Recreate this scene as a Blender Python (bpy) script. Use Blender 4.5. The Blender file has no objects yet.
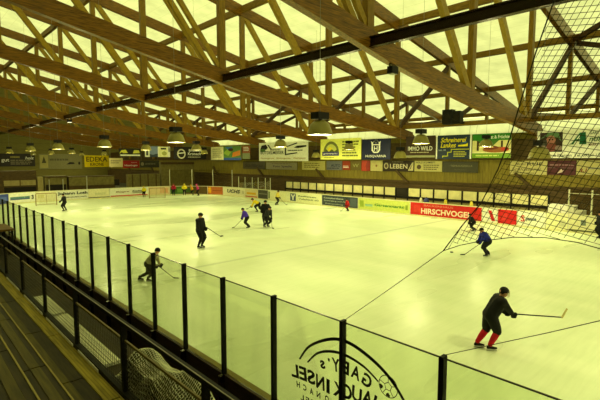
import bpy, bmesh, math, random
from mathutils import Vector, Matrix
random.seed(7)
sc = bpy.context.scene
col = sc.collection
PI = math.pi
V = Vector

# ------------------------------------------------------------------ camera
F, H = 433.0, 4.6
PITCH = math.atan(40 / F)
YAW = math.radians(43.17)
cd = bpy.data.cameras.new('camera'); cam = bpy.data.objects.new('camera', cd); col.objects.link(cam)
cam.location = (0, 0, H); cam.rotation_euler = (PI / 2 - PITCH, 0, -YAW)
cd.sensor_width = 36; cd.lens = 36 * F / 600; cd.clip_end = 400; cd.clip_start = .05
sc.camera = cam
sc.view_settings.view_transform = 'Standard'; sc.view_settings.look = 'None'
sc.view_settings.gamma = 1; sc.view_settings.use_curve_mapping = False
sc.view_settings.exposure = 0.0
sc.cycles.use_denoising = True

def ray(x, y):
    xc = (x - 300) / F; yc = (200 - y) / F
    f = math.cos(PITCH) + math.sin(PITCH) * yc; u = -math.sin(PITCH) + math.cos(PITCH) * yc
    return V((f * math.sin(YAW) + xc * math.cos(YAW), f * math.cos(YAW) - xc * math.sin(YAW), u))
def at_x(x, y, X): d = ray(x, y); return V((0, 0, H)) + d * (X / d.x)
def at_y(x, y, Y): d = ray(x, y); return V((0, 0, H)) + d * (Y / d.y)
def img_x(p):
    r = p[0] * math.cos(YAW) - p[1] * math.sin(YAW); f = p[0] * math.sin(YAW) + p[1] * math.cos(YAW)
    return 300 + F * r / (f * math.cos(PITCH) - (p[2] - H) * math.sin(PITCH))

# ------------------------------------------------------------------ materials
def s2l(c):
    return tuple((v / 12.92 if v <= .04045 else ((v + .055) / 1.055) ** 2.4) for v in c)
MATS = {}
def mat(name, rgb, rough=.6, var=.12, scale=3.0, stretch=(1, 1, 1), metal=0, spec=.3, bump=0, detail=4):
    """plain surface with a procedural variation of its own colour; rgb is sRGB 0..255"""
    if name in MATS: return MATS[name]
    m = bpy.data.materials.new(name); m.use_nodes = True; nt = m.node_tree; N = nt.nodes; L = nt.links
    b = N['Principled BSDF']
    c = s2l([v / 255 for v in rgb])
    tc = N.new('ShaderNodeTexCoord'); mp = N.new('ShaderNodeMapping'); mp.inputs['Scale'].default_value = stretch
    no = N.new('ShaderNodeTexNoise'); no.inputs['Scale'].default_value = scale; no.inputs['Detail'].default_value = detail
    cr = N.new('ShaderNodeValToRGB')
    lo = tuple(max(0, v * (1 - var * 1.6)) for v in c) + (1,); hi = tuple(min(1, v * (1 + var * 1.6)) for v in c) + (1,)
    cr.color_ramp.elements[0].position = .3; cr.color_ramp.elements[1].position = .7
    cr.color_ramp.elements[0].color = lo; cr.color_ramp.elements[1].color = hi
    L.new(tc.outputs['Object'], mp.inputs['Vector']); L.new(mp.outputs['Vector'], no.inputs['Vector'])
    L.new(no.outputs['Fac'], cr.inputs['Fac']); L.new(cr.outputs['Color'], b.inputs['Base Color'])
    b.inputs['Roughness'].default_value = rough; b.inputs['Metallic'].default_value = metal
    b.inputs['Specular IOR Level'].default_value = spec
    if bump:
        bp = N.new('ShaderNodeBump'); bp.inputs['Strength'].default_value = bump
        L.new(no.outputs['Fac'], bp.inputs['Height']); L.new(bp.outputs['Normal'], b.inputs['Normal'])
    MATS[name] = m
    return m
def wood(name, rgb, stretch, var=.3, rough=.65, scale=4):
    return mat(name, rgb, rough, var, scale, stretch, detail=6)
def boards(name, rgb, axis, pitch, gap=.06, dark=.45, var=.15, stretch=(1, 1, 1), rough=.7):
    """boarding: seams across the given axis"""
    if name in MATS: return MATS[name]
    m = mat(name, rgb, rough, var, 2.5, stretch); nt = m.node_tree; N = nt.nodes; L = nt.links
    b = N['Principled BSDF']; tc = next(n for n in N if n.type == 'TEX_COORD')
    sp = N.new('ShaderNodeSeparateXYZ'); L.new(tc.outputs['Object'], sp.inputs[0])
    a = N.new('ShaderNodeMath'); a.operation = 'DIVIDE'; a.inputs[1].default_value = pitch; L.new(sp.outputs[axis], a.inputs[0])
    f = N.new('ShaderNodeMath'); f.operation = 'FRACT'; L.new(a.outputs[0], f.inputs[0])
    g = N.new('ShaderNodeMath'); g.operation = 'LESS_THAN'; g.inputs[1].default_value = gap; L.new(f.outputs[0], g.inputs[0])
    mx = N.new('ShaderNodeMix'); mx.data_type = 'RGBA'; mx.blend_type = 'MULTIPLY'
    src = b.inputs['Base Color'].links[0].from_socket
    L.new(g.outputs[0], mx.inputs['Factor']); L.new(src, mx.inputs['A']); mx.inputs['B'].default_value = (dark, dark, dark, 1)
    L.new(mx.outputs['Result'], b.inputs['Base Color'])
    return m

M_chord = wood('glulam along x', (122, 84, 20), (.5, 6, 9), .45, .28)
M_post = wood('timber upright', (136, 104, 26), (8, 8, .6), .25, .4)
M_diag = wood('timber diagonal', (166, 134, 36), (1.2, 5, 1.2), .12, .4)
M_dwood = wood('dark timber strut', (74, 50, 22), (3, 6, 3), .3)
M_purl = wood('timber along y', (124, 94, 26), (8, .5, 8), .3)
M_gable = boards('orange gable boarding', (196, 118, 34), 'Z', .35, .1, .55, .3, (.6, 1, 5))
M_steel = mat('dark brown painted steel', (36, 22, 14), .25, .1, spec=.5)
M_black = mat('black coated metal', (22, 20, 18), .6, .1, spec=.2)
M_blackp = mat('matt black plastic', (14, 13, 14), .5, .1)
M_white = mat('white coated sheet', (236, 234, 222), .45, .05)
M_cream = mat('cream printed sheet', (226, 220, 178), .5, .06)
M_board = mat('white rink board plastic', (235, 232, 214), .4, .05)
M_brown = mat('dark brown boarding outside', (52, 34, 16), .6, .25, 3, (1, 1, 4))
M_galv = mat('galvanised steel', (150, 148, 130), .4, .1, metal=.3)
M_palepost = mat('pale grey aluminium', (200, 198, 170), .4, .05)
M_wallR = boards('olive yellow wall boarding', (134, 120, 44), 'Y', .42, .05, .7, .15, (1, 4, .5))
M_wallB = boards('grey green wall boarding', (116, 108, 50), 'Z', 1.3, .05, .6, .12, (.4, 1, 4))
M_darkband = mat('dark brown stained timber', (84, 66, 34), .7, .25, 3, (1, .4, 5))
M_conc = mat('grey concrete', (60, 56, 44), .8, .2, 2)

def ice_material():
    m = bpy.data.materials.new('ice'); m.use_nodes = True; nt = m.node_tree; N = nt.nodes; L = nt.links
    b = N['Principled BSDF']
    tc = N.new('ShaderNodeTexCoord')
    no = N.new('ShaderNodeTexNoise'); no.inputs['Scale'].default_value = .35; no.inputs['Detail'].default_value = 8
    mp = N.new('ShaderNodeMapping'); mp.inputs['Scale'].default_value = (2.2, .5, 1); mp.inputs['Rotation'].default_value = (0, 0, .5)
    L.new(tc.outputs['Object'], mp.inputs[0]); L.new(mp.outputs[0], no.inputs['Vector'])
    cr = N.new('ShaderNodeValToRGB'); e = cr.color_ramp.elements
    e[0].position = .3; e[0].color = (.72, .82, .57, 1); e[1].position = .72; e[1].color = (.85, .92, .69, 1)
    L.new(no.outputs['Fac'], cr.inputs['Fac'])
    # faint painted line across the rink under the ice
    sp = N.new('ShaderNodeSeparateXYZ'); L.new(tc.outputs['Object'], sp.inputs[0])
    def band(y0, w):
        s = N.new('ShaderNodeMath'); s.operation = 'SUBTRACT'; s.inputs[1].default_value = y0; L.new(sp.outputs['Y'], s.inputs[0])
        a = N.new('ShaderNodeMath'); a.operation = 'ABSOLUTE'; L.new(s.outputs[0], a.inputs[0])
        k = N.new('ShaderNodeMath'); k.operation = 'LESS_THAN'; k.inputs[1].default_value = w; L.new(a.outputs[0], k.inputs[0])
        return k
    k = band(16.4, .12)
    mx = N.new('ShaderNodeMix'); mx.data_type = 'RGBA'; mx.blend_type = 'MULTIPLY'
    mu = N.new('ShaderNodeMath'); mu.operation = 'MULTIPLY'; mu.inputs[1].default_value = .35; L.new(k.outputs[0], mu.inputs[0])
    L.new(mu.outputs[0], mx.inputs['Factor']); L.new(cr.outputs['Color'], mx.inputs['A']); mx.inputs['B'].default_value = (.35, .4, .4, 1)
    # skate scratches
    n2 = N.new('ShaderNodeTexNoise'); n2.inputs['Scale'].default_value = 3; n2.inputs['Detail'].default_value = 10
    mp2 = N.new('ShaderNodeMapping'); mp2.inputs['Scale'].default_value = (.25, 3, 1); mp2.inputs['Rotation'].default_value = (0, 0, .35)
    L.new(tc.outputs['Object'], mp2.inputs[0]); L.new(mp2.outputs[0], n2.inputs['Vector'])
    mx2 = N.new('ShaderNodeMix'); mx2.data_type = 'RGBA'; mx2.blend_type = 'MULTIPLY'; mx2.inputs['Factor'].default_value = .22
    cr2 = N.new('ShaderNodeValToRGB'); cr2.color_ramp.elements[0].position = .35; cr2.color_ramp.elements[0].color = (.72, .75, .68, 1); cr2.color_ramp.elements[1].position = .6
    L.new(n2.outputs['Fac'], cr2.inputs['Fac'])
    L.new(mx.outputs['Result'], mx2.inputs['A']); L.new(cr2.outputs['Color'], mx2.inputs['B'])
    L.new(mx2.outputs['Result'], b.inputs['Base Color'])
    n3 = N.new('ShaderNodeTexNoise'); n3.inputs['Scale'].default_value = 1.0; n3.inputs['Detail'].default_value = 3
    mp3 = N.new('ShaderNodeMapping'); mp3.inputs['Rotation'].default_value = (0, 0, math.radians(43)); mp3.inputs['Scale'].default_value = (.06, .22, 1)
    L.new(tc.outputs['Object'], mp3.inputs[0]); L.new(mp3.outputs[0], n3.inputs['Vector'])
    ro = N.new('ShaderNodeMapRange'); ro.inputs['From Min'].default_value = .42; ro.inputs['From Max'].default_value = .56; ro.inputs['To Min'].default_value = .27; ro.inputs['To Max'].default_value = .5
    L.new(n3.outputs['Fac'], ro.inputs['Value']); L.new(ro.outputs[0], b.inputs['Roughness'])
    b.inputs['Specular IOR Level'].default_value = .32
    return m
M_ice = ice_material()

def roof_material():
    m = bpy.data.materials.new('translucent roof sheet'); m.use_nodes = True; nt = m.node_tree; N = nt.nodes; L = nt.links
    N.remove(N['Principled BSDF']); out = N['Material Output']
    t = N.new('ShaderNodeBsdfTranslucent'); d = N.new('ShaderNodeBsdfDiffuse'); mix = N.new('ShaderNodeMixShader')
    mix.inputs[0].default_value = .35
    tc = N.new('ShaderNodeTexCoord'); sp = N.new('ShaderNodeSeparateXYZ'); L.new(tc.outputs['Object'], sp.inputs[0])
    def seam(ax, pitch, w):
        a = N.new('ShaderNodeMath'); a.operation = 'DIVIDE'; a.inputs[1].default_value = pitch; L.new(sp.outputs[ax], a.inputs[0])
        f = N.new('ShaderNodeMath'); f.operation = 'FRACT'; L.new(a.outputs[0], f.inputs[0])
        g = N.new('ShaderNodeMath'); g.operation = 'LESS_THAN'; g.inputs[1].default_value = w; L.new(f.outputs[0], g.inputs[0]); return g
    g = seam('X', 1.15, .035)
    mx = N.new('ShaderNodeMix'); mx.data_type = 'RGBA'
    no = N.new('ShaderNodeTexNoise'); no.inputs['Scale'].default_value = .6; no.inputs['Detail'].default_value = 5
    cr = N.new('ShaderNodeValToRGB'); cr.color_ramp.elements[0].color = (.62, .64, .55, 1); cr.color_ramp.elements[1].color = (.82, .83, .74, 1)
    cr.color_ramp.elements[0].position = .2; cr.color_ramp.elements[1].position = .6
    L.new(tc.outputs['Object'], no.inputs['Vector']); L.new(no.outputs['Fac'], cr.inputs['Fac'])
    L.new(g.outputs[0], mx.inputs['Factor']); L.new(cr.outputs['Color'], mx.inputs['A']); mx.inputs['B'].default_value = (.66, .66, .56, 1)
    L.new(mx.outputs['Result'], t.inputs['Color']); L.new(mx.outputs['Result'], d.inputs['Color'])
    L.new(t.outputs[0], mix.inputs[1]); L.new(d.outputs[0], mix.inputs[2]); L.new(mix.outputs[0], out.inputs['Surface'])
    return m
M_roof = roof_material()

def glass_material(name, tint, gloss=.06):
    m = bpy.data.materials.new(name); m.use_nodes = True; nt = m.node_tree; N = nt.nodes; L = nt.links
    N.remove(N['Principled BSDF']); out = N['Material Output']
    t = N.new('ShaderNodeBsdfTransparent'); g = N.new('ShaderNodeBsdfGlossy'); g.inputs['Roughness'].default_value = .05
    mix = N.new('ShaderNodeMixShader')
    tc = N.new('ShaderNodeTexCoord'); no = N.new('ShaderNodeTexNoise'); no.inputs['Scale'].default_value = 1.4; no.inputs['Detail'].default_value = 6
    mp = N.new('ShaderNodeMapping'); mp.inputs['Scale'].default_value = (1, 2, .5); L.new(tc.outputs['Object'], mp.inputs[0]); L.new(mp.outputs[0], no.inputs['Vector'])
    cr = N.new('ShaderNodeValToRGB'); cr.color_ramp.elements[0].position = .3; cr.color_ramp.elements[1].position = .7
    cr.color_ramp.elements[0].color = tuple(v * .95 for v in tint) + (1,); cr.color_ramp.elements[1].color = tint + (1,)
    L.new(no.outputs['Fac'], cr.inputs['Fac']); L.new(cr.outputs['Color'], t.inputs['Color'])
    fr = N.new('ShaderNodeFresnel'); fr.inputs['IOR'].default_value = 1.3
    mu = N.new('ShaderNodeMath'); mu.operation = 'MULTIPLY'; mu.inputs[1].default_value = .3; L.new(fr.outputs[0], mu.inputs[0])
    L.new(mu.outputs[0], mix.inputs[0]); L.new(t.outputs[0], mix.inputs[1]); L.new(g.outputs[0], mix.inputs[2]); L.new(mix.outputs[0], out.inputs['Surface'])
    return m
M_glass = glass_material('scratched green tinted acrylic', (.965, 1.0, .9))
M_glass2 = glass_material('hazy grey acrylic', (.93, .93, .88))

def emit_material(name, c, s):
    m = bpy.data.materials.new(name); m.use_nodes = True; N = m.node_tree.nodes
    b = N['Principled BSDF']; b.inputs['Emission Color'].default_value = c + (1,); b.inputs['Emission Strength'].default_value = s
    return m
M_glow = emit_material('glowing lamp lens', (1, .93, .62), 2.2)

# ------------------------------------------------------------------ mesh building
class MB:
    def __init__(s): s.v = []; s.f = []
    def box(s, a, b):
        n = len(s.v); x0, y0, z0 = a; x1, y1, z1 = b
        s.v += [(x0, y0, z0), (x1, y0, z0), (x1, y1, z0), (x0, y1, z0), (x0, y0, z1), (x1, y0, z1), (x1, y1, z1), (x0, y1, z1)]
        s.f += [tuple(n + i for i in q) for q in ((0, 3, 2, 1), (4, 5, 6, 7), (0, 1, 5, 4), (1, 2, 6, 5), (2, 3, 7, 6), (3, 0, 4, 7))]
        return s
    def beam(s, p, q, w, h, up=None):
        p = V(p); q = V(q); d = (q - p).normalized(); u = V(up or (0, 0, 1))
        if abs(d.dot(u)) > .99: u = V((0, 1, 0))
        sd = d.cross(u).normalized(); u = sd.cross(d).normalized(); n = len(s.v)
        for c in (p, q):
            for a, b in ((-1, -1), (1, -1), (1, 1), (-1, 1)): s.v.append(tuple(c + sd * (a * w / 2) + u * (b * h / 2)))
        s.f += [tuple(n + i for i in k) for k in ((0, 3, 2, 1), (4, 5, 6, 7), (0, 1, 5, 4), (1, 2, 6, 5), (2, 3, 7, 6), (3, 0, 4, 7))]
        return s
    def tube(s, pts, r, n=6, r2=None):
        pts = [V(p) for p in pts]; base = len(s.v); k = len(pts)
        for i, p in enumerate(pts):
            d = (pts[min(i + 1, k - 1)] - pts[max(i - 1, 0)]).normalized()
            u = V((0, 0, 1)) if abs(d.z) < .9 else V((1, 0, 0))
            a = d.cross(u).normalized(); b = d.cross(a)
            rr = r if r2 is None else r + (r2 - r) * i / (k - 1)
            for j in range(n):
                t = 2 * PI * j / n; s.v.append(tuple(p + a * (rr * math.cos(t)) + b * (rr * math.sin(t))))
        for i in range(k - 1):
            for j in range(n):
                s.f.append((base + i * n + j, base + i * n + (j + 1) % n, base + (i + 1) * n + (j + 1) % n, base + (i + 1) * n + j))
        s.f.append(tuple(base + j for j in range(n - 1, -1, -1))); s.f.append(tuple(base + (k - 1) * n + j for j in range(n)))
        return s
    def lathe(s, prof, c=(0, 0, 0), n=20):
        base = len(s.v); c = V(c)
        for r, z in prof:
            for j in range(n):
                t = 2 * PI * j / n; s.v.append((c.x + r * math.cos(t), c.y + r * math.sin(t), c.z + z))
        for i in range(len(prof) - 1):
            for j in range(n):
                s.f.append((base + i * n + j, base + i * n + (j + 1) % n, base + (i + 1) * n + (j + 1) % n, base + (i + 1) * n + j))
        return s
    def ball(s, c, r, sc_=(1, 1, 1), n=10):
        prof = [(max(1e-4, r * math.sin(PI * i / n)), -r * math.cos(PI * i / n)) for i in range(n + 1)]
        m = MB(); m.lathe(prof, (0, 0, 0), n + 2); base = len(s.v)
        s.v += [(c[0] + x * sc_[0], c[1] + y * sc_[1], c[2] + z * sc_[2]) for x, y, z in m.v]
        s.f += [tuple(base + i for i in q) for q in m.f]
        return s
    def prism(s, poly, o, R, U, Nn, d0, d1):
        """polygon in a plane (o + u R + v U) given depth along Nn"""
        base = len(s.v); k = len(poly); o = V(o)
        for d in (d0, d1):
            for u, v in poly: s.v.append(tuple(o + R * u + U * v + Nn * d))
        s.f.append(tuple(base + i for i in range(k - 1, -1, -1))); s.f.append(tuple(base + k + i for i in range(k)))
        for i in range(k): s.f.append((base + i, base + (i + 1) % k, base + k + (i + 1) % k, base + k + i))
        return s
    def mesh(s, name, m=None):
        me = bpy.data.meshes.new(name); me.from_pydata(s.v, [], s.f); me.update()
        bm = bmesh.new(); bm.from_mesh(me); bmesh.ops.recalc_face_normals(bm, faces=bm.faces); bm.to_mesh(me); bm.free()
        if m: me.materials.append(m)
        return me
    def build(s, name, m, parent=None, smooth=False):
        o = bpy.data.objects.new(name, s.mesh(name, m)); col.objects.link(o)
        if parent: o.parent = parent
        if smooth:
            for p in o.data.polygons: p.use_smooth = True
        return o
def tag(o, label, cat, group=None, kind=None):
    o['label'] = label; o['category'] = cat
    if group: o['group'] = group
    if kind: o['kind'] = kind
    return o
def thing(name, label, cat, group=None, loc=(0, 0, 0), rz=0):
    o = bpy.data.objects.new(name, None); col.objects.link(o); o.location = loc; o.rotation_euler = (0, 0, rz); o.empty_display_size = .2
    bpy.context.view_layer.update()
    return tag(o, label, cat, group)
def struct(o): o['kind'] = 'structure'; return o

def text_mesh(name, body, o, R, U, Nn, w, h, m, parent=None, depth=.006, shear=0, bold=0.0, keep=False):
    """lettering of exactly w x h centred on o"""
    cu = bpy.data.curves.new(name, 'FONT'); cu.body = body; cu.align_x = 'LEFT'; cu.size = 1; cu.offset = bold; cu.shear = shear; cu.resolution_u = 3
    ob = bpy.data.objects.new(name, cu); col.objects.link(ob)
    dg = bpy.context.evaluated_depsgraph_get(); me = bpy.data.meshes.new_from_object(ob.evaluated_get(dg))
    bpy.data.objects.remove(ob); bpy.data.curves.remove(cu)
    xs = [v.co.x for v in me.vertices]; ys = [v.co.y for v in me.vertices]
    if not xs: return None
    x0, x1, y0, y1 = min(xs), max(xs), min(ys), max(ys)
    sx = w / (x1 - x0); sy = h / (y1 - y0)
    if keep: sx = sy = min(sx, sy)
    o = V(o); vs = []
    for v in me.vertices:
        vs.append(o + R * ((v.co.x - (x0 + x1) / 2) * sx) + U * ((v.co.y - (y0 + y1) / 2) * sy) + Nn * depth)
    for v, c in zip(me.vertices, vs): v.co = c
    me.materials.clear(); me.materials.append(m)
    ob = bpy.data.objects.new(name, me); col.objects.link(ob)
    if parent: ob.parent = parent
    return ob

# ------------------------------------------------------------------ the setting
RX0, RX1, RY1, RR = 3.9, 31.2, 54.0, 8.5
m = MB(); m.box((-9, -16, -.25), (60.5, 98.3, -.06)); fl = m.build('floor', M_conc); struct(fl)
poly = []
def arc(cx, cy, a0, a1, n=16): return [(cx + RR * math.cos(a0 + (a1 - a0) * i / n), cy + RR * math.sin(a0 + (a1 - a0) * i / n)) for i in range(n + 1)]
poly += arc(RX0 + RR, -10 + RR, PI, PI * 1.5) + arc(RX1 - RR, -10 + RR, PI * 1.5, 2 * PI) + arc(RX1 - RR, RY1 - RR, 0, PI / 2) + arc(RX0 + RR, RY1 - RR, PI / 2, PI)
m = MB(); m.prism(poly, (0, 0, 0), V((1, 0, 0)), V((0, 1, 0)), V((0, 0, 1)), -.06, 0)
ice = m.build('floor_ice', M_ice); struct(ice)

RZ = lambda x: 23.1 - .2 * x           # underside of the roof sheets
m = MB(); m.v = [(-9, -16, RZ(-9)), (60.5, -16, RZ(60.5)), (60.5, 98.3, RZ(60.5)), (-9, 98.3, RZ(-9))]; m.f = [(0, 3, 2, 1)]
struct(m.build('ceiling', M_roof))
# outer walls
m = MB(); m.box((-9, 98.0, -.1), (60.5, 98.3, 7.0)); struct(m.build('wall_end', M_wallB))
GX = [(-9, 7.0)]
poly = GX + [(60.5, 7.0), (60.5, RZ(60.5)), (-9, RZ(-9))]
m = MB(); m.prism(poly, (0, 98.0, 0), V((1, 0, 0)), V((0, 0, 1)), V((0, 1, 0)), 0, .2); struct(m.build('wall_gable', M_wallB))
m = MB(); m.box((-9.3, -16, -.1), (-9, 98.0, RZ(-9))); struct(m.build('wall_left', M_wallB))
m = MB(); m.prism([(-9, -.1), (60.5, -.1), (60.5, RZ(60.5)), (-9, RZ(-9))], (0, -16.2, 0), V((1, 0, 0)), V((0, 0, 1)), V((0, 1, 0)), 0, .2); struct(m.build('wall_near', M_wallB))
m = MB(); m.box((60.5, -16, -.1), (60.8, 98.0, 8.2)); struct(m.build('wall_far', M_wallR))
m = MB(); m.v = [(60.5, -16, 8.2), (60.5, 98.0, 8.2), (60.5, 98.0, 10.5), (60.5, -16, 10.5)]; m.f = [(0, 1, 2, 3)]; struct(m.build('bright_strip', M_roof))  # translucent strip added to give the bright band above the banners
m = MB(); m.box((35, -16, -.1), (35.2, 98.0, 4.75)); struct(m.build('wall_right', M_wallR))
m = MB(); m.box((35.02, -16, 4.75), (35.2, 98.0, 6.2)); struct(m.build('wall_upper', M_darkband))
m = MB(); m.box((34.86, -16, 4.62), (35.0, 98, 4.78)); m.box((34.9, -16, 2.45), (35, 98, 2.7)); struct(m.build('trim_1', M_darkband))

# ------------------------------------------------------------------ roof structure
TY = [.65, 11.4, 22.2, 32.9, 43.8, 54.5, 65.3, 76.1, 86.8]
NX = [5.2, 14.5, 23.7, 32.4, 41.2, 50.4, 59.6]
PX = [-8.8, 3.9, 6, 9.9, 12.4, 15.5, 19.2, 23, 26, 29.7, 33.6, 34.8]
PZ = [13.6, 11.25, 10.8, 10.0, 9.5, 8.85, 8.25, 7.72, 7.32, 6.95, 6.45, 6.25]
def lerp(x, xs, zs):
    for i in range(len(xs) - 1):
        if x <= xs[i + 1]: return zs[i] + (zs[i + 1] - zs[i]) * (x - xs[i]) / (xs[i + 1] - xs[i])
    return zs[-1]
CD = .85
def bz(x): return lerp(x, PX, PZ) + CD / 2
def tz(x): return RZ(x) - .5
def extrude_strip(xs, zc, d, y, w):
    mb = MB(); n = len(xs)
    for x in xs:
        z = zc(x)
        for dy, dz in ((-1, -1), (1, -1), (1, 1), (-1, 1)): mb.v.append((x, y + dy * w / 2, z + dz * d / 2))
    for i in range(n - 1):
        for j in range(4): mb.f.append((4 * i + j, 4 * i + (j + 1) % 4, 4 * i + 4 + (j + 1) % 4, 4 * i + 4 + j))
    mb.f.append((3, 2, 1, 0)); mb.f.append(tuple(4 * (n - 1) + j for j in range(4)))
    return mb
SX = [33.6, 41.6, 50.8, 60]
SZ = [7.75, 8.2, 9.0, 9.6]
tl = ['timber roof truss right above the viewer, just outside the top right corner',
      'nearest timber roof truss in view, its deep chord crossing the upper right',
      'second timber roof truss, its deep chord crossing from the top left corner',
      'third timber roof truss, between the second truss and the denser far ones',
      'fourth timber roof truss, low at the left behind the third',
      'fifth timber roof truss, low at the far left above the red jersey row',
      'sixth timber roof truss, counted from the viewer, over the far boards',
      'seventh timber roof truss, last but one before the end wall',
      'farthest timber roof truss, just before the end wall']
for ti, Y in enumerate(TY):
    t = thing('roof_truss', tl[ti], 'roof truss', 'timber roof trusses', (33.6, Y, 6.45))
    inv = t.matrix_world.inverted()
    def part(mb, name, mt):
        o = mb.build(name, mt, t); o.matrix_parent_inverse = inv; return o
    xs = sorted(PX + [1, 8, 17, 28])
    part(extrude_strip(xs, bz, CD, Y, .34), 'bottom_chord', M_chord)
    part(extrude_strip([-8.8, 60], tz, .95, Y, .34), 'top_chord', M_chord)
    part(extrude_strip(SX, lambda x: lerp(x, SX, SZ), .4, Y, .3), 'side_chord', M_chord)
    for i, x in enumerate(NX[:6]):
        z0 = bz(x) + .3 if x < 33 else lerp(x, SX, SZ)
        mb = MB(); mb.beam((x, Y, z0), (x, Y, tz(x) - .3), .42 if x < 33 else .34, .3, (0, 1, 0)); part(mb, 'upright', M_post)
    for i in range(3):
        a = V((NX[i] + .2, Y, tz(NX[i]) - .3)); b = V((NX[i + 1] - .35, Y, bz(NX[i + 1]) + .3))
        if i == 0 and ti < 3:
            for k in (-.34, .34):
                mb = MB(); mb.beam(a + V((k, 0, 0)), b + V((k, 0, 0)), .2, .27); part(mb, 'diagonal', M_diag)
        else:
            mb = MB(); mb.beam(a, b, .28, .45); part(mb, 'diagonal', M_diag)
    for x0, z0, x1 in ((32.7, 7.4, 41.4), (41.8, 8.3, 50.6), (51.0, 9.1, 59.6)):
        mb = MB(); mb.beam((x0, Y, z0), (x1, Y, tz(x1) - .3), .22, .42); part(mb, 'strut', M_dwood)
    mb = MB(); mb.beam((-4.0, Y, tz(-4) - .3), (4.9, Y, bz(5) + .3), .28, .45); part(mb, 'diagonal', M_diag)
pl = ['roof purlin high above the stand at the left', 'second roof purlin, above the dark steel tie beam',
      'third roof purlin, over the right half of the ice', 'fourth roof purlin, in line with the right row of columns',
      'fifth roof purlin, meeting the nearest truss inside the safety net', 'sixth roof purlin, low over the right side aisle',
      'lowest roof purlin at the eaves of the far wall']
for x, lb in zip(NX, pl):
    mb = MB(); mb.box((x - .17, -15.8, RZ(x) - .62), (x + .17, 98, RZ(x) - .1)); o = mb.build('roof_purlin', M_purl); tag(o, lb, 'beam', 'roof purlins')
mb = MB()
for z0, z1, w in ((9.16, 9.2, .26), (9.2, 9.52, .12), (9.52, 9.58, .26)): mb.box((14.5 - w / 2, -15.8, z0), (14.5 + w / 2, 97.9, z1))
tag(mb.build('steel_beam', M_steel), 'long dark steel beam running under the trusses towards the far gable', 'beam')
mb = MB(); mb.box((33.25, -15.8, 7.32), (33.55, 98, 7.66)); tag(mb.build('eaves_beam', M_purl), 'long timber beam just above the row of hanging banners', 'beam')
mb = MB(); mb.beam((40.9, 11.1, 14.3), (32.4, .9, 16.0), .3, .35); tag(mb.build('wind_brace', M_dwood), 'dark roof brace rising right from the nearest truss, behind the net', 'brace', 'roof braces')
mb = MB(); mb.beam((41.6, 11.1, 14.15), (50.6, .9, 12.4), .3, .35); tag(mb.build('wind_brace', M_dwood), 'dark roof brace falling right from the nearest truss, behind the net', 'brace', 'roof braces')
for i, Y in enumerate(TY):
    mb = MB(); mb.box((34.62, Y - .18, 4.78), (34.98, Y + .18, 6.9)); o = mb.build('column', M_post); struct(o)
    mb = MB(); mb.beam((34.86, Y + .3, 2.5), (34.86, Y + 1.6, 3.6), .2, .2)
    tag(mb.build('wall_strut', M_darkband), ['wall brace beside the column just right of view', 'wall brace on the column below the picture of a pink figure', 'wall brace on the column below the LEBEN sign', 'wall brace on the third column along the right wall', 'wall brace on the fourth column along the right wall', 'wall brace on the fifth column along the right wall', 'wall brace on the sixth column along the right wall', 'wall brace on the seventh column along the right wall', 'wall brace on the farthest column of the right wall'][i], 'brace', 'wall braces')

# ------------------------------------------------------------------ light
w = bpy.data.worlds.new('sky'); sc.world = w; w.use_nodes = True
bg = w.node_tree.nodes['Background']; bg.inputs['Color'].default_value = (.97, 1.0, .36, 1); bg.inputs['Strength'].default_value = 1.75

def lamp(px, rim_y, X, Y, z, dia, label, power=96, glow=True):
    t = thing('pendant_lamp', label, 'lamp', 'bell shaped hall lamps', (X, Y, z))
    r = dia / 2; k = dia / .95
    mb = MB(); mb.lathe([(r, 0), (r * .985, .03 * k), (r * .9, .16 * k), (r * .72, .38 * k), (r * .42, .5 * k), (.1 * k, .52 * k), (.1 * k, .49 * k), (r * .4, .47 * k), (r * .69, .35 * k), (r * .87, .15 * k), (r * .96, 0), (r, 0)], n=24)
    mb.build('shade', M_shade, t, True)
    mb = MB(); mb.lathe([(1e-3, .01), (r * .93, .012), (r * .93, .03), (1e-3, .03)], n=24); mb.build('lens', M_glow if glow else M_cream, t)
    mb = MB(); mb.box((-.27 * k, -.2 * k, .56 * k), (.27 * k, .2 * k, .8 * k)); mb.box((-.05, -.05, .5 * k), (.05, .05, .58 * k)); mb.build('ballast_box', M_blackp, t)
    mb = MB(); mb.tube([(0, 0, .78 * k), (0, 0, RZ(X) - z)], .009, 5); mb.build('cable', M_galv, t)
    if glow:
        ld = bpy.data.lights.new('lamp_light', 'AREA'); ld.shape = 'DISK'; ld.size = dia * .8; ld.energy = power * (1.3 if Y > 18 else 1); ld.color = (1, .95, .36)
        lo = bpy.data.objects.new('lamp_light', ld); col.objects.link(lo); lo.parent = t; lo.location = (0, 0, -.02)
        pd = bpy.data.lights.new('bulb_light', 'POINT'); pd.shadow_soft_size = .1; pd.energy = power * 1.5; pd.color = (1, .93, .42)
        po = bpy.data.objects.new('bulb_light', pd); col.objects.link(po); po.parent = t; po.location = (0, 0, -.14)
    return t
M_shade = mat('pale green translucent lamp bell', (150, 140, 70), .35, .1)
L3 = 'bell lamps'
lamp(0, 0, 11.3, 11.0, 5.5, .95, 'largest bell lamp, nearest, in front of the second truss')
lamp(0, 0, 10.8, 20.9, 5.5, .95, 'bell lamp second in the row nearest the stand, left of centre')
lamp(0, 0, 10.8, 31.3, 5.5, .95, 'bell lamp third in the row nearest the stand, above the yellow EDEKA sign')
lamp(0, 0, 10.3, 40.9, 5.5, .95, 'bell lamp fourth in the row nearest the stand, above the grey sign')
lamp(0, 0, 10.2, 50.4, 5.5, .95, 'bell lamp fifth in the row nearest the stand, above the long black sign')
lamp(0, 0, 11.1, 66.7, 5.5, .95, 'leftmost bell lamp, hanging close to the end wall')
lamp(0, 0, 21.5, 13.1, 5.5, .95, 'bell lamp in front of the brown IMMO WILD banner')
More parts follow.
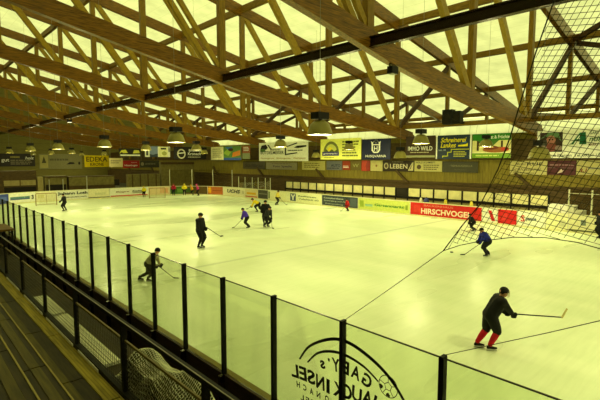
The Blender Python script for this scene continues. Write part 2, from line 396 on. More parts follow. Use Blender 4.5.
lamp(0, 0, 19.9, 23.2, 5.5, .95, 'bell lamp in front of the white mower banner')
lamp(0, 0, 20.1, 35.1, 5.5, .95, 'bell lamp in front of the black banner with a white emblem')
lamp(0, 0, 17.0, 38.7, 5.5, .95, 'bell lamp left of the blue and white banner')
lamp(0, 0, 17.5, 73.3, 5.5, .95, 'tiny far bell lamp above the left half of the grey banner')
lamp(0, 0, 18.3, 65.9, 5.5, .95, 'tiny far bell lamp above the middle of the grey banner')
lamp(0, 0, 25.2, 73.4, 5.45, .95, 'tiny bell lamp just above the yellow EDEKA sign')
lamp(0, 0, 18.65, 90.4, 5.5, .95, 'tiny bell lamp above the right end of the long black sign')
lamp(0, 0, 27.3, 92, 5.5, .95, 'tiny bell lamp above the right end of the grey sign')
lamp(0, 0, 29.4, 49.4, 5.4, .95, 'tiny bell lamp right of the black banner with a white emblem')
lamp(0, 0, 29.6, 25.2, 5.5, .95, 'bell lamp in front of the yellow banner with an arch emblem')
lamp(0, 0, 29.8, 13.1, 5.5, .95, 'bell lamp in front of the green fruit banner')
lamp(0, 0, 29.8, 20.0, 4.75, 1.05, 'bell lamp hanging in the gap between the navy crown banner and IMMO WILD')
lamp(0, 0, 29.8, 9.7, 4.7, 1.35, 'bell lamp behind the edge of the safety net, left of the face picture')
lamp(0, 0, 11.3, 1.0, 5.5, .95, 'unseen bell lamp beyond the right edge of view, in the row nearest the stand')  # lamp rows carried on out of view, added to brighten the near ice
lamp(0, 0, 20.6, 3.1, 5.5, .95, 'unseen bell lamp beyond the right edge of view, in the middle row')
lamp(0, 0, 29.8, 3.0, 5.5, .95, 'unseen bell lamp beyond the right edge of view, in the row by the banners')
lamp(0, 0, 11.3, -9.0, 5.5, .95, 'unseen bell lamp far behind the viewer, in the row nearest the stand')
lamp(0, 0, 20.6, -7.0, 5.5, .95, 'unseen bell lamp far behind the viewer, in the middle row')
lamp(0, 0, 30.5, 30.2, 4.85, .9, 'bell lamp in the gap left of the yellow arch banner')

# ------------------------------------------------------------------ signs and banners
def cm(rgb): return mat('print %d %d %d' % rgb, rgb, .5, .06, 6)
def sign(name, o, R, U, Nn, w, h, label, cat, base, items, group=None, thick=.05, parent=None):
    """o: centre of the face; items in fractions of w,h from lower left"""
    rel = None
    if parent is None:
        t = thing(name, label, cat, group, tuple(V(o) - U * (h / 2)))
    else: t = parent
    inv = t.matrix_world.inverted()
    def part(ob):
        if ob: ob.matrix_parent_inverse = inv
        return ob
    o = V(o); c0 = o - R * (w / 2) - U * (h / 2)
    mb = MB(); mb.prism([(0, 0), (w, 0), (w, h), (0, h)], c0, R, U, Nn, -thick, 0); part(mb.build('sheet' if parent is None else 'advertisement', cm(base), t))
    lay = .004; 
    for it in items:
        k = it[0]; lay += .003
        if k == 'r':
            _, u0, v0, u1, v1, c = it
            mb = MB(); mb.prism([(u0 * w, v0 * h), (u1 * w, v0 * h), (u1 * w, v1 * h), (u0 * w, v1 * h)], c0, R, U, Nn, -.01, lay); part(mb.build('printed_field', cm(c), t))
        elif k == 'p':
            _, pts, c = it
            mb = MB(); mb.prism([(u * w, v * h) for u, v in pts], c0, R, U, Nn, -.01, lay); part(mb.build('printed_shape', cm(c), t))
        elif k == 'e':
            _, u, v, ru, rv, c = it
            mb = MB(); mb.prism([(u * w + ru * w * math.cos(a * PI / 10), v * h + rv * h * math.sin(a * PI / 10)) for a in range(20)], c0, R, U, Nn, -.01, lay); part(mb.build('emblem', cm(c), t))
        elif k == 't':
            _, u, v, tw, th, s, c = it[:7]; sh = it[7] if len(it) > 7 else 0
            part(text_mesh('lettering', s, c0 + R * (u * w) + U * (v * h), R, U, Nn, tw * w, th * h, cm(c), t, lay + .004, sh, .012))
        elif k == 'l':       # rows of small print shown as bars of lettering
            _, u0, v0, u1, v1, n, c = it
            mb = MB(); rnd = random.Random(int(u0 * 1000 + v0 * 77 + n))
            for i in range(n):
                y0 = v0 + (v1 - v0) * (i + .25) / n; y1 = v0 + (v1 - v0) * (i + .75) / n; x = u0
                end = u1 - rnd.random() * .25 * (u1 - u0)
                while x < end:
                    e = min(end, x + (.08 + rnd.random() * .14) * (u1 - u0)); mb.prism([(x * w, y0 * h), (e * w, y0 * h), (e * w, y1 * h), (x * w, y1 * h)], c0, R, U, Nn, -.01, lay); x = e + .03 * (u1 - u0)
            part(mb.build('small_print', cm(c), t))
    return t
RR_, UU, NR = V((0, -1, 0)), V((0, 0, 1)), V((-1, 0, 0))
def cords(t, o, w, R, ztop, off, d=0):
    inv = t.matrix_world.inverted()
    for k in (-.42, .42):
        p = V(o) + R * (k * w)
        mb = MB(); mb.tube([p + off, V((p.x + off.x + d, p.y + off.y, ztop(p)))], .012, 4); c = mb.build('hanging_cord', M_galv, t); c.matrix_parent_inverse = inv
def side_sign(name, x0, x1, ya, yb, X, label, base, items, cat='banner', group='banners along the right wall'):
    a = at_x(x0, (ya + yb) / 2, X); b = at_x(x1, (ya + yb) / 2, X); c = (a + b) / 2; xm = (x0 + x1) / 2
    z1 = at_x(xm, ya, X).z; z0 = at_x(xm, yb, X).z; c.z = (z0 + z1) / 2
    t = sign(name, c, RR_, UU, NR, abs(a.y - b.y), z1 - z0, label, cat, base, items, group)
    if X < 34: cords(t, V((c.x + .025, c.y, z1)), abs(a.y - b.y), RR_, lambda p: 7.33, V((0, 0, -.02)), .2)
    return t
def end_sign(name, x0, x1, ya, yb, Y, label, base, items, cat='banner', group='banners on the end wall'):
    a = at_y(x0, (ya + yb) / 2, Y); b = at_y(x1, (ya + yb) / 2, Y); c = (a + b) / 2; xm = (x0 + x1) / 2
    z1 = at_y(xm, ya, Y).z; z0 = at_y(xm, yb, Y).z; c.z = (z0 + z1) / 2
    t = sign(name, c, V((1, 0, 0)), UU, V((0, -1, 0)), abs(b.x - a.x), z1 - z0, label, cat, base, items, group)
    if Y < 90: cords(t, V((c.x, c.y + .1, z1)), abs(b.x - a.x), V((1, 0, 0)), lambda p: lerp(p.x, PX, PZ) + .05, V((0, -.05, -.02)))
    return t
K = (18, 16, 18); W = (238, 236, 226); CR = (232, 228, 180); NAVY = (16, 24, 62); RED = (200, 24, 30); GR = (40, 120, 30); YE = (240, 220, 20); BR = (58, 40, 22); GY = (120, 120, 100)
TX = 33.1
side_sign('banner', 211, 241, 146.5, 160, TX, 'half cream, half colourful picture banner, leftmost of the hanging row', CR,
          [('l', .06, .15, .4, .9, 5, (170, 166, 120)), ('r', .44, 0, 1, 1, (90, 130, 60)), ('p', [(.44, .5), (.6, .9), (.7, .6), (.6, .3)], (150, 180, 70)), ('p', [(.72, .2), (.98, .35), (.98, .7), (.75, .55)], (220, 130, 30)), ('r', .44, 0, 1, .16, (60, 90, 170)), ('p', [(.5, .95), (.75, .95), (.62, .7)], (60, 110, 190)), ('e', .68, .75, .08, .12, (60, 40, 30))])
side_sign('sign', 242.5, 250, 146, 159, TX, 'small orange and grey sign right of the colourful picture banner', (150, 80, 30), [('l', .15, .6, .9, .95, 3, W), ('r', 0, 0, 1, .45, (130, 140, 90))])
side_sign('banner', 259, 308, 142, 161, TX, 'white banner with a black mower and an outlined box logo', W,
          [('p', [(.03, .62), (.06, .85), (.16, .9), (.2, .72), (.16, .62)], K), ('r', .03, .5, .14, .66, (70, 110, 40)), ('p', [(.19, .88), (.22, .88), (.29, .6), (.26, .6)], K), ('t', .36, .62, .2, .12, 'Eisenwaren', (120, 110, 80)), ('t', .29, .45, .5, .17, 'BUTDELMEISER', (50, 50, 50)), ('t', .5, .14, .92, .1, 'Gartengeräte · Motorgeräte · Werkstatt', (170, 130, 40)),
           ('p', [(.56, .75), (.8, .95), (.8, .9), (.585, .71), (.585, .38), (.8, .45), (.8, .4), (.56, .3)], K), ('p', [(.74, .68), (.8, .78), (.97, .8), (.97, .72), (.82, .66)], K), ('l', .62, .5, .96, .6, 1, (60, 60, 60))])
side_sign('banner', 320.5, 361, 138.5, 159.5, TX, 'yellow banner with an arched landscape emblem and lines of text', (240, 240, 120),
          [('p', [(.08 + .4 * (.5 - .5 * math.cos(PI * i / 12)), .33 + .55 * math.sin(PI * i / 12)) for i in range(13)], (120, 125, 70)), ('p', [(.13 + .3 * (.5 - .5 * math.cos(PI * i / 12)), .33 + .42 * math.sin(PI * i / 12)) for i in range(13)], (215, 215, 110)), ('e', .25, .5, .06, .1, (245, 225, 60)), ('p', [(.1, .33), (.15, .52), (.22, .38), (.3, .5), (.36, .4), (.44, .5), (.46, .33)], (90, 100, 40)), ('r', .05, .18, .48, .38, (60, 60, 120)), ('t', .265, .28, .36, .1, 'grünwerkt', W), ('l', .1, .06, .44, .12, 1, (120, 120, 60)), ('l', .56, .12, .96, .9, 6, (110, 115, 50))])
side_sign('banner', 362, 390.5, 139, 159.5, TX, 'navy banner with a white crowned H shield and HUSQVARNA', NAVY,
          [('p', [(.33, .9), (.36, .62), (.4, .78), (.43, .93), (.5, .8), (.57, .93), (.6, .78), (.64, .62), (.67, .9), (.6, .84), (.5, .95), (.4, .84)], W), ('p', [(.35, .75), (.65, .75), (.65, .45), (.58, .32), (.42, .32), (.35, .45)], W), ('p', [(.4, .7), (.6, .7), (.6, .47), (.55, .38), (.45, .38), (.4, .47)], NAVY), ('t', .5, .54, .12, .24, 'H', W), ('t', .5, .16, .72, .14, 'HUSQVARNA', W)])
side_sign('banner', 406, 435, 136, 157.5, TX, 'dark brown IMMO WILD banner', BR,
          [('p', [(.3, .58), (.36, .7), (.42, .58)], W), ('p', [(.4, .58), (.46, .7), (.52, .58)], W), ('t', .5, .42, .84, .2, 'IMMO WILD', W), ('l', .16, .2, .8, .28, 1, (190, 180, 140)), ('r', 0, 0, 1, .1, (150, 150, 110))])
side_sign('banner', 436, 471.5, 135, 159, TX, 'navy banner with yellow Schreinerei Lankes script and white edges', (28, 44, 66),
          [('r', 0, 0, .04, 1, W), ('r', .96, 0, 1, 1, W), ('t', .5, .8, .72, .2, 'Schreinerei', YE, .3), ('t', .36, .58, .44, .2, 'Lankes', YE, .3), ('p', [(.64, .52), (.9, .52), (.9, .66), (.84, .6), (.64, .58)], YE), ('p', [(.68, .64), (.86, .72), (.86, .66)], (60, 110, 190)), ('t', .2, .38, .22, .07, 'Inh. M.', (170, 180, 190)), ('p', [(.2, .06), (.2, .14), (.34, .14), (.34, .3), (.44, .3), (.44, .42), (.94, .42), (.94, .39), (.46, .39), (.46, .27), (.36, .27), (.36, .11), (.22, .11), (.22, .06)], (200, 200, 40)), ('l', .52, .08, .92, .34, 4, (190, 185, 70))])
side_sign('banner', 472.5, 511, 133.5, 158, TX, 'green banner with a market stall picture, left of the net edge', CR,
          [('r', 0, .72, 1, 1, GR), ('t', .66, .86, .6, .14, 'Obst & Früchte', W), ('r', 0, .25, 1, .72, (214, 206, 140)), ('p', [(.1, .72), (.3, .5), (.55, .5), (.7, .72)], (70, 110, 40)), ('r', .12, .3, .18, .7, BR), ('r', .75, .3, .8, .7, BR), ('e', .62, .34, .34, .12, (150, 90, 40)), ('e', .5, .42, .2, .08, (110, 50, 30)), ('e', .85, .36, .1, .08, (190, 60, 40)), ('r', 0, 0, 1, .2, (110, 150, 40)), ('l', .1, .05, .9, .15, 1, (200, 210, 120))])
side_sign('banner', 537, 634, 129, 158, TX, 'large white banner with a face picture and a big green letter A', W,
          [('r', .03, .22, .29, .93, (52, 34, 30)), ('p', [(.04, .7), (.12, .92), (.24, .92), (.28, .6), (.22, .75), (.1, .78)], (86, 120, 80)), ('e', .16, .62, .055, .2, (168, 110, 96)), ('e', .165, .38, .07, .15, (120, 60, 54)), ('e', .08, .36, .04, .1, (150, 130, 120)), ('e', .25, .36, .04, .1, (140, 120, 112)), ('e', .145, .67, .01, .03, K), ('e', .178, .67, .01, .03, K), ('t', .42, .1, .74, .1, 'Garten & Pflanzen  Tel. 09261 / 77778', (40, 60, 40)),
           ('p', [(.35, .48), (.39, .52), (.47, .88), (.53, .9), (.545, .48), (.47, .48), (.475, .6), (.43, .6), (.41, .5), (.41, .48)], (20, 90, 60)), ('p', [(.44, .66), (.475, .66), (.47, .8)], W), ('t', .62, .86, .1, .1, 'GART', (30, 60, 40)), ('t', .64, .66, .14, .18, 'ntik', (20, 80, 50), .3), ('t', .62, .46, .1, .08, 'MARKT', (80, 30, 30))])
LX = 34.84; G2 = 'smaller signs on the right wall below the banners'
def wall_sign(x0, x1, ya, yb, label, base, items): return side_sign('wall_sign', x0, x1, ya, yb, LX, label, base, items, 'sign', G2)
wall_sign(243, 265, 161.5, 169, 'dark sign with pale script, leftmost on the right wall', (74, 66, 34), [('t', .5, .5, .8, .5, 'Stadtbräu', (40, 34, 20), .2)])
wall_sign(266, 297, 162.5, 169.5, 'grey sign with purple text below the mower banner', (150, 142, 110), [('t', .55, .42, .6, .4, 'Foto Specht', (70, 50, 90)), ('l', .2, .75, .9, .92, 1, (120, 100, 70))])
wall_sign(302, 325, 161, 170, 'cream sign with grey text, left of the grey blue one', (196, 186, 110), [('l', .1, .2, .9, .85, 3, (120, 110, 60))])
wall_sign(326.5, 342, 161, 170, 'grey blue sign below the arch emblem', (112, 114, 120), [('t', .6, .5, .6, .3, 'AUTO', NAVY), ('l', .05, .1, .95, .3, 1, (60, 60, 70))])
wall_sign(342.5, 350, 161, 170, 'small red and white sign right of the grey blue one', (160, 60, 30), [('l', .1, .2, .9, .5, 2, W)])
wall_sign(350.5, 361, 161, 170, 'dark green sign with a small mark, below the yellow banner', (110, 96, 40), [('t', .5, .5, .6, .4, 'W', (160, 160, 90))])
wall_sign(361.5, 370, 160.5, 171, 'red sign left of a cream one, below the navy crown banner', (190, 60, 28), [('p', [(.6, 0), (1, 0), (1, 1), (.7, 1), (.5, .5)], (150, 40, 24))])
wall_sign(370.5, 382.5, 160.5, 171, 'plain cream sign left of LEBEN', (206, 196, 130), [('e', .5, .5, .08, .12, (150, 110, 60))])
wall_sign(383, 414, 160.5, 171.5, 'dark brown LEBEN sign with a round mark', (50, 38, 24), [('e', .11, .5, .075, .3, (190, 180, 140)), ('e', .11, .5, .045, .18, (90, 74, 50)), ('t', .52, .48, .56, .42, 'LEBEN', (226, 216, 180)), ('l', .3, .82, .75, .92, 1, (160, 150, 110)), ('p', [(.82, .1), (.98, .1), (.98, .9), (.92, .7)], (214, 204, 150)), ('p', [(.86, .2), (.96, .75), (.9, .25)], BR)])
wall_sign(414.5, 442, 161, 171.5, 'cream sign with dark lines of text right of LEBEN', (206, 198, 128), [('t', .4, .85, .7, .16, 'HOLZ SCHMIDT', (50, 40, 50)), ('e', .17, .42, .08, .22, (90, 70, 50)), ('l', .34, .12, .95, .7, 3, (110, 100, 56))])
wall_sign(442.5, 478, 161.5, 172.5, 'dark grey green TIEFBAUGESELLE sign', (70, 68, 46), [('t', .52, .6, .66, .16, '· TIEFBAUGESELLE', (140, 136, 96)), ('l', .35, .2, .7, .28, 1, (100, 96, 66))])
wall_sign(510, 547, 161, 174.5, 'cream RUF sign seen through the safety net', (200, 190, 130), [('t', .68, .78, .42, .24, 'RUF', (60, 56, 48)), ('t', .3, .78, .3, .2, 'Metall', (130, 120, 80), .3), ('t', .45, .4, .8, .24, 'Schlosserei', (110, 100, 66), .3), ('l', .1, .04, .9, .18, 1, (140, 130, 80))])
wall_sign(547.5, 576, 160.5, 175, 'maroon sign with pale text seen through the net', (84, 30, 40), [('l', .08, .6, .94, .78, 1, (150, 110, 110)), ('r', .03, .48, .97, .5, (150, 120, 120)), ('p', [(.36, .1), (.44, .3), (.5, .42), (.54, .3), (.6, .36), (.52, .18)], (220, 200, 190))])
wall_sign(576.5, 612, 160.5, 175, 'cream sign with dark red letters at the right edge', (198, 188, 126), [('t', .2, .35, .24, .34, 'a.i', (120, 30, 30), .2), ('r', .34, .4, .9, .52, (150, 150, 130))])
# end wall
EY = 59.85
GE = 'banners on the end wall'
end_sign('banner', -22, 35, 153.5, 166.5, 97.949, 'long black banner with white words on the end wall at the left edge', (38, 32, 26), [('t', .46, .45, .14, .3, 'gut', W), ('l', .55, .6, .72, .85, 1, (150, 140, 60)), ('t', .9, .66, .16, .22, 'holz', W, .2), ('l', .55, .12, .98, .55, 3, (130, 120, 90))])
end_sign('banner', 39, 82, 154, 169, 97.949, 'grey banner with a dark logo on the end wall', (132, 126, 84), [('r', .02, .08, .2, .92, (170, 160, 96)), ('p', [(.06, .4), (.11, .85), (.16, .4)], (70, 66, 40)), ('l', .24, .5, .72, .75, 1, (90, 86, 56)), ('p', [(.62, .3), (.7, .46), (.8, .44), (.82, .34)], K), ('e', .93, .38, .025, .1, K)])
end_sign('banner', 84.5, 109, 155.5, 167, 97.949, 'yellow EDEKA banner on the end wall', (235, 205, 10), [('t', .5, .68, .86, .42, 'EDEKA', (60, 44, 10)), ('t', .5, .24, .56, .26, 'KRONE', (60, 44, 10))])
end_sign('banner', 109.3, 122.8, 158, 167, 76.0, 'cream banner right of the yellow EDEKA one', (198, 186, 130), [('l', .1, .35, .9, .8, 2, (120, 110, 80))])
end_sign('banner', 123, 139.5, 160.5, 168, 76.0, 'red banner with white text on the end wall', (158, 36, 34), [('t', .5, .32, .8, .28, 'Hüttinger', W), ('l', .5, .65, .9, .8, 1, (220, 160, 150))])
end_sign('banner', 140, 159.5, 160.5, 167.5, 65.2, 'dark banner right of the red one on the end wall', (66, 64, 52), [('e', .12, .5, .08, .25, (150, 140, 110)), ('l', .26, .4, .9, .62, 1, (140, 136, 110))])
end_sign('banner', 119, 141, 148.5, 156, 54.45, 'black and yellow banner with two cars over a white strip', (30, 26, 22), [('p', [(.02, .35), (.1, .75), (.3, .85), (.4, .4)], (214, 206, 70)), ('p', [(.62, .35), (.68, .8), (.9, .8), (.94, .4)], (206, 200, 80)), ('e', .12, .3, .06, .2, K), ('r', .05, 0, .95, .2, W)])
end_sign('banner', 145, 170, 146.5, 157, 54.45, 'white and blue picture banner hanging before the far trusses', W, [('r', .04, .15, .12, .85, (70, 70, 80)), ('r', .18, 0, .5, 1, (120, 134, 180)), ('p', [(.18, 0), (.5, 0), (.5, .35), (.3, .2), (.18, .3)], (50, 60, 80)), ('r', .56, 0, .9, 1, (238, 234, 180)), ('r', .62, .72, .84, .88, K), ('e', .76, .35, .1, .2, (170, 170, 90)), ('r', .94, .5, .98, .95, K)])
end_sign('banner', 174, 206, 147, 159, 54.45, 'black banner with a white emblem and white lettering', (28, 24, 20), [('e', .22, .42, .13, .4, (210, 205, 180)), ('e', .22, .42, .09, .3, (34, 30, 26)), ('p', [(.12, .5), (.34, .56), (.34, .48), (.12, .42)], W), ('t', .66, .72, .42, .2, 'Braustub', W), ('t', .62, .44, .4, .24, 'Kronach', W), ('l', .42, .1, .85, .22, 1, (200, 196, 170))])

# end wall fittings below the banners
def blockthing(name, x0, x1, ya, yb, Y, d, label, cat, mt, parts=()):
    a = at_y(x0, (ya + yb) / 2, Y); b = at_y(x1, (ya + yb) / 2, Y); xm = (x0 + x1) / 2
    z1 = at_y(xm, ya, Y).z; z0 = -.06
    t = thing(name, label, cat, None, ((a.x + b.x) / 2, Y, z0)); inv = t.matrix_world.inverted()
    w = b.x - a.x; h = z1 - z0
    mb = MB(); mb.box((-w / 2, 0, 0), (w / 2, d, h)); mb.build('body', mt, t)
    for nm, u0, v0, u1, v1, m2, dd in parts:
        mb = MB(); mb.box((-w / 2 + u0 * w, -dd, v0 * h), (-w / 2 + u1 * w, .02, v1 * h)); mb.build(nm, m2, t)
    return t
M_dk = mat('near black brown', (30, 24, 14), .7, .1); M_beige = mat('beige pilaster paint', (166, 152, 96), .6, .1); M_olive = mat('olive board', (128, 118, 62), .6, .15)  # openings are dark slabs standing in for the shade inside
blockthing('wooden_booth', -20, 36.8, 171, 194, 58.8, 1.3, 'dark brown booth with two pale hatches on the end wall at the left edge', 'booth', M_darkband,
    [('hatch', .4, .5, .68, .68, M_beige, .03), ('hatch', .7, .5, .98, .68, M_beige, .03), ('opening', .4, .05, .98, .45, M_dk, .02)])
blockthing('pilaster_panel', 37.8, 43.5, 177, 194, 58.6, 1.1, 'narrow beige upright panel beside the brown booth', 'panel', M_beige)
blockthing('glazed_shelter', 45, 67, 176, 194, 58.8, 1.2, 'grey green shelter with two pale uprights behind the left goal', 'shelter', M_olive,
    [('roof_edge', 0, .93, 1, 1, M_darkband, .15), ('opening', .04, .3, .96, .62, M_dk, .03), ('upright', .17, 0, .2, .85, M_palepost, .06), ('upright', .8, 0, .83, .85, M_palepost, .06)])
blockthing('players_bench', 69, 115, 176, 192, 58.8, 1.2, 'long beige fronted bench shelter in the middle of the end wall', 'shelter', M_darkband,
    [('front_board', 0, .55, .98, .95, M_olive, .05), ('bench_back', .02, .1, .98, .3, M_dk, .05), ('upright', .36, 0, .38, 1, M_palepost, .07), ('vent', .98, .5, 1.1, .8, M_dk, .03)])
blockthing('wooden_panelling', 128, 160, 174, 190, 59.3, .6, 'brown wooden panelling with upright battens behind the right goal', 'panelling', M_olive,
    [('batten', u, 0, u + .03, 1, M_darkband, .06) for u in (.12, .36, .6, .86)])
blockthing('garage_door', 161, 194, 162, 172, 59.3, .6, 'tall olive panelled partition with dark edges behind the red jersey row', 'partition', M_olive, [('frame', 0, 0, 1, .08, M_darkband, .05), ('frame', 0, .92, 1, 1, M_darkband, .05)])

# ------------------------------------------------------------------ rink boards with advertisements
BH = 1.15
def per(s):
    """point and inward normal on the board line; s from the near-left corner of the end"""
    la = RR * PI / 2; ls = RX1 - RX0 - 2 * RR
    if s < la: a = PI - s / RR; return V((RX0 + RR + RR * math.cos(a), RY1 - RR + RR * math.sin(a), 0)), V((-math.cos(a), -math.sin(a), 0))
    if s < la + ls: return V((RX0 + RR + s - la, RY1, 0)), V((0, -1, 0))
    if s < 2 * la + ls: a = PI / 2 - (s - la - ls) / RR; return V((RX1 - RR + RR * math.cos(a), RY1 - RR + RR * math.sin(a), 0)), V((-math.cos(a), -math.sin(a), 0))
    return V((RX1, RY1 - RR - (s - 2 * la - ls), 0)), V((-1, 0, 0))
SMP = [(i * .05, per(i * .05)[0]) for i in range(130, 1700)]
SMP = [(s, img_x((p.x, p.y, .7))) for s, p in SMP]
def s_at(x): return min(SMP, key=lambda q: abs(q[1] - x))[0]
def board(s0, s1, label, base=None, items=(), group='advertising boards around the rink'):
    n = max(1, int((s1 - s0) / .6)) if s0 < 2 * RR * PI / 2 + 10.3 else 1
    pm, nm = per((s0 + s1) / 2)
    t = thing('rink_board', label, 'rink board', group, tuple(pm)); inv = t.matrix_world.inverted()
    def strip(name, mt, z0, z1, d0, d1, a0, a1):
        mb = MB(); k = n
        for i in range(k + 1):
            p, q = per(a0 + (a1 - a0) * i / k)
            for d, z in ((d0, z0), (d1, z0), (d1, z1), (d0, z1)): mb.v.append(tuple(p + q * d + V((0, 0, z))))
        for i in range(k):
            for j in range(4): mb.f.append((4 * i + j, 4 * i + (j + 1) % 4, 4 * i + 4 + (j + 1) % 4, 4 * i + 4 + j))
        mb.f.append((3, 2, 1, 0)); mb.f.append(tuple(4 * k + j for j in range(4)))
        o = mb.build(name, mt, t); o.matrix_parent_inverse = inv
        return o
    e = .015
    strip('panel', M_board, 0.0, BH, -.1, 0, s0 + e, s1 - e)
    strip('kick_strip', cm((222, 216, 170)), .0, .12, 0, .02, s0 + e, s1 - e)
    strip('cap_rail', M_cream, BH, BH + .04, -.12, .02, s0 + e, s1 - e)
    if base: strip('advertisement', cm(base), .13, 1.12, 0, .012, s0 + .04, s1 - .04)
    L_ = s1 - s0; lay = .014
    for it in items:
        lay += .004
        if it[0] == 'r':
            _, u0, v0, u1, v1, c = it; strip('printed_field', cm(c), .13 + .99 * v0, .13 + .99 * v1, .0, lay, s0 + u0 * L_, s0 + u1 * L_)
        elif it[0] == 't':
            _, u, v, tw, th, s, c = it[:7]; sh = it[7] if len(it) > 7 else 0
            p, q = per(s0 + u * L_); R = V((-q.y, q.x, 0))
            o = text_mesh('lettering', s, p + V((0, 0, .13 + .99 * v)), R, UU, q, tw * L_, th * .9, cm(c), t, lay + (0 if n == 1 else .07), sh, .03)
            o.matrix_parent_inverse = inv
        elif it[0] == 'p':
            _, u, v, pts, c = it; p, q = per(s0 + u * L_); R = V((-q.y, q.x, 0))
            mb = MB(); mb.prism(pts, p + V((0, 0, .13 + .99 * v)), R, UU, q, -.01, lay); o = mb.build('emblem', cm(c), t); o.matrix_parent_inverse = inv
    return t
S = s_at
board(S(-14), S(9), 'blue rink board in the far left corner', (60, 76, 160), [('r', .6, .3, .9, .7, (90, 110, 190))])
board(S(9), S(36), 'white rink board with a green and blue text bar, second from the left corner', W, [('r', .05, .32, .78, .62, (90, 130, 140)), ('r', .05, .3, .78, .4, (70, 80, 150)), ('t', .87, .5, .08, .5, '3', K)])
board(S(36), S(56.5), 'plain cream rink board behind the left goal', (226, 220, 190), [('r', .1, .3, .4, .7, (210, 200, 150))])
board(S(56.5), S(88), 'white rink board reading Johann Loth', W, [('t', .5, .66, .94, .46, 'Johann Loth', K), ('t', .6, .25, .7, .2, 'gemeinsam stark', (70, 66, 56))])
board(S(88), S(109.5), 'cream rink board with a dark base line, right of Johann Loth', (232, 224, 188), [('r', 0, 0, 1, .08, (60, 60, 60)), ('r', .3, .35, .8, .6, (210, 206, 170))])
board(S(109.5), S(148), 'white rink board with a red stripe along its foot', W, [('r', .02, .02, .98, .14, (200, 40, 24)), ('t', .32, .55, .34, .26, 'Metzgerei', (150, 110, 90), .2), ('t', .72, .6, .3, .24, 'Brauhaus', (60, 66, 40), .2), ('r', .58, .34, .86, .4, (90, 90, 50))])
board(S(148), S(170), 'pinkish rink board behind the right goal', (232, 206, 168), [('r', .55, .2, .9, .8, (228, 170, 130))])
board(S(170), S(184), 'green rink board behind the red and yellow jerseys', (70, 110, 40), [('r', .5, .2, .9, .7, (110, 150, 60))])
board(S(184), S(207.5), 'dark brown rink board behind the pink jersey', (96, 76, 40), [('r', .05, .2, .4, .8, (70, 100, 40))])
board(S(207.5), S(223), 'orange brown rink board left of FUCHS', (190, 104, 50), [('r', .05, .2, .22, .9, (230, 170, 30)), ('r', .3, .45, .9, .55, (150, 70, 40))])
board(S(223), S(245), 'cream rink board with bold FUCHS lettering', (236, 228, 200), [('t', .42, .55, .74, .5, 'FUCHS', (36, 34, 48), .25), ('r', .88, .3, .95, .7, (200, 190, 160))])
board(S(245), S(258), 'cream rink board with a yellow arc and red base', (222, 206, 160), [('r', .05, .04, .95, .16, (180, 50, 30)), ('r', .15, .35, .85, .6, (220, 170, 30))])
board(S(258), S(268), 'dark grey rink board in the right corner', (74, 72, 64), [('r', .1, .5, .9, .6, (130, 126, 110))])
board(S(268), S(287), 'white rink board behind the yellow player with a stick', (238, 234, 190), [('r', .02, .1, .1, .9, (90, 110, 60))])
board(S(287), S(322), 'white rink board with a square blue emblem and two blue lines', (238, 236, 196), [('p', .19, .5, [(-.45, -.4), (.45, -.4), (.45, .4), (-.45, .4)], (60, 76, 110)), ('p', .19, .5, [(-.35, .3), (-.15, .3), (0, .05), (.15, .3), (.35, .3), (.12, -.05), (.12, -.3), (-.12, -.3), (-.12, -.05)], W), ('t', .6, .68, .5, .18, 'Raiffeisen', (120, 130, 90)), ('t', .64, .38, .56, .18, 'Volksbank eG', (120, 130, 90))])
board(S(322), S(358), 'slate blue rink board with white text lines', (58, 66, 78), [('t', .34, .75, .56, .17, 'Containerdienst', (190, 196, 190)), ('t', .42, .47, .7, .17, 'Entsorgung und Abfall', (170, 176, 170)), ('t', .36, .18, .5, .15, 'Recycling', (160, 166, 160)), ('r', .8, .1, .97, .9, (84, 94, 108))])
board(S(358), S(410), 'yellow green rink board left of the red HIRSCHVOGEL one', (206, 214, 110), [('t', .62, .5, .56, .26, 'Gartenmarkt', (60, 130, 50), .2), ('r', .04, .2, .12, .8, (150, 170, 60)), ('r', .15, .3, .3, .5, (150, 190, 160)), ('r', .92, .3, .96, .7, (140, 160, 60))])
board(S(410), S(482.5), 'red rink board reading HIRSCHVOGEL', (204, 30, 30), [('t', .52, .36, .7, .5, 'HIRSCHVOGEL', (246, 226, 206)), ('t', .42, .82, .42, .18, 'BACKENHAUS', (224, 120, 100)), ('r', .06, .2, .16, .8, (212, 52, 44))])
board(S(482.5), S(497.5), 'white rink board with slanted red strokes beside HIRSCHVOGEL', W, [('p', .5, .5, [(-.12, .36), (.12, .36), (.42, -.38), (.16, -.38)], RED)])
board(S(497.5), S(517.5), 'plain red rink board seen through the net', (206, 30, 36), [('r', .25, .25, .5, .7, (212, 54, 54))])
board(S(517.5), S(546), 'white rink board with red and blue lettering seen through the net', W, [('t', .2, .5, .14, .5, 'S', RED), ('t', .5, .45, .36, .3, 'panne', (80, 90, 110))])
board(S(546), S(568), 'plain white rink board right of the red and blue lettering', (234, 230, 190), [('r', .6, .2, .9, .6, (200, 196, 170))])
board(S(568), S(612), 'white rink board with two faint round emblems at the right edge', (226, 220, 184), [('r', .02, .0, 1, .1, (90, 90, 60)), ('r', .3, .4, .42, .75, (120, 130, 120)), ('r', .68, .25, .8, .7, (190, 170, 110))])

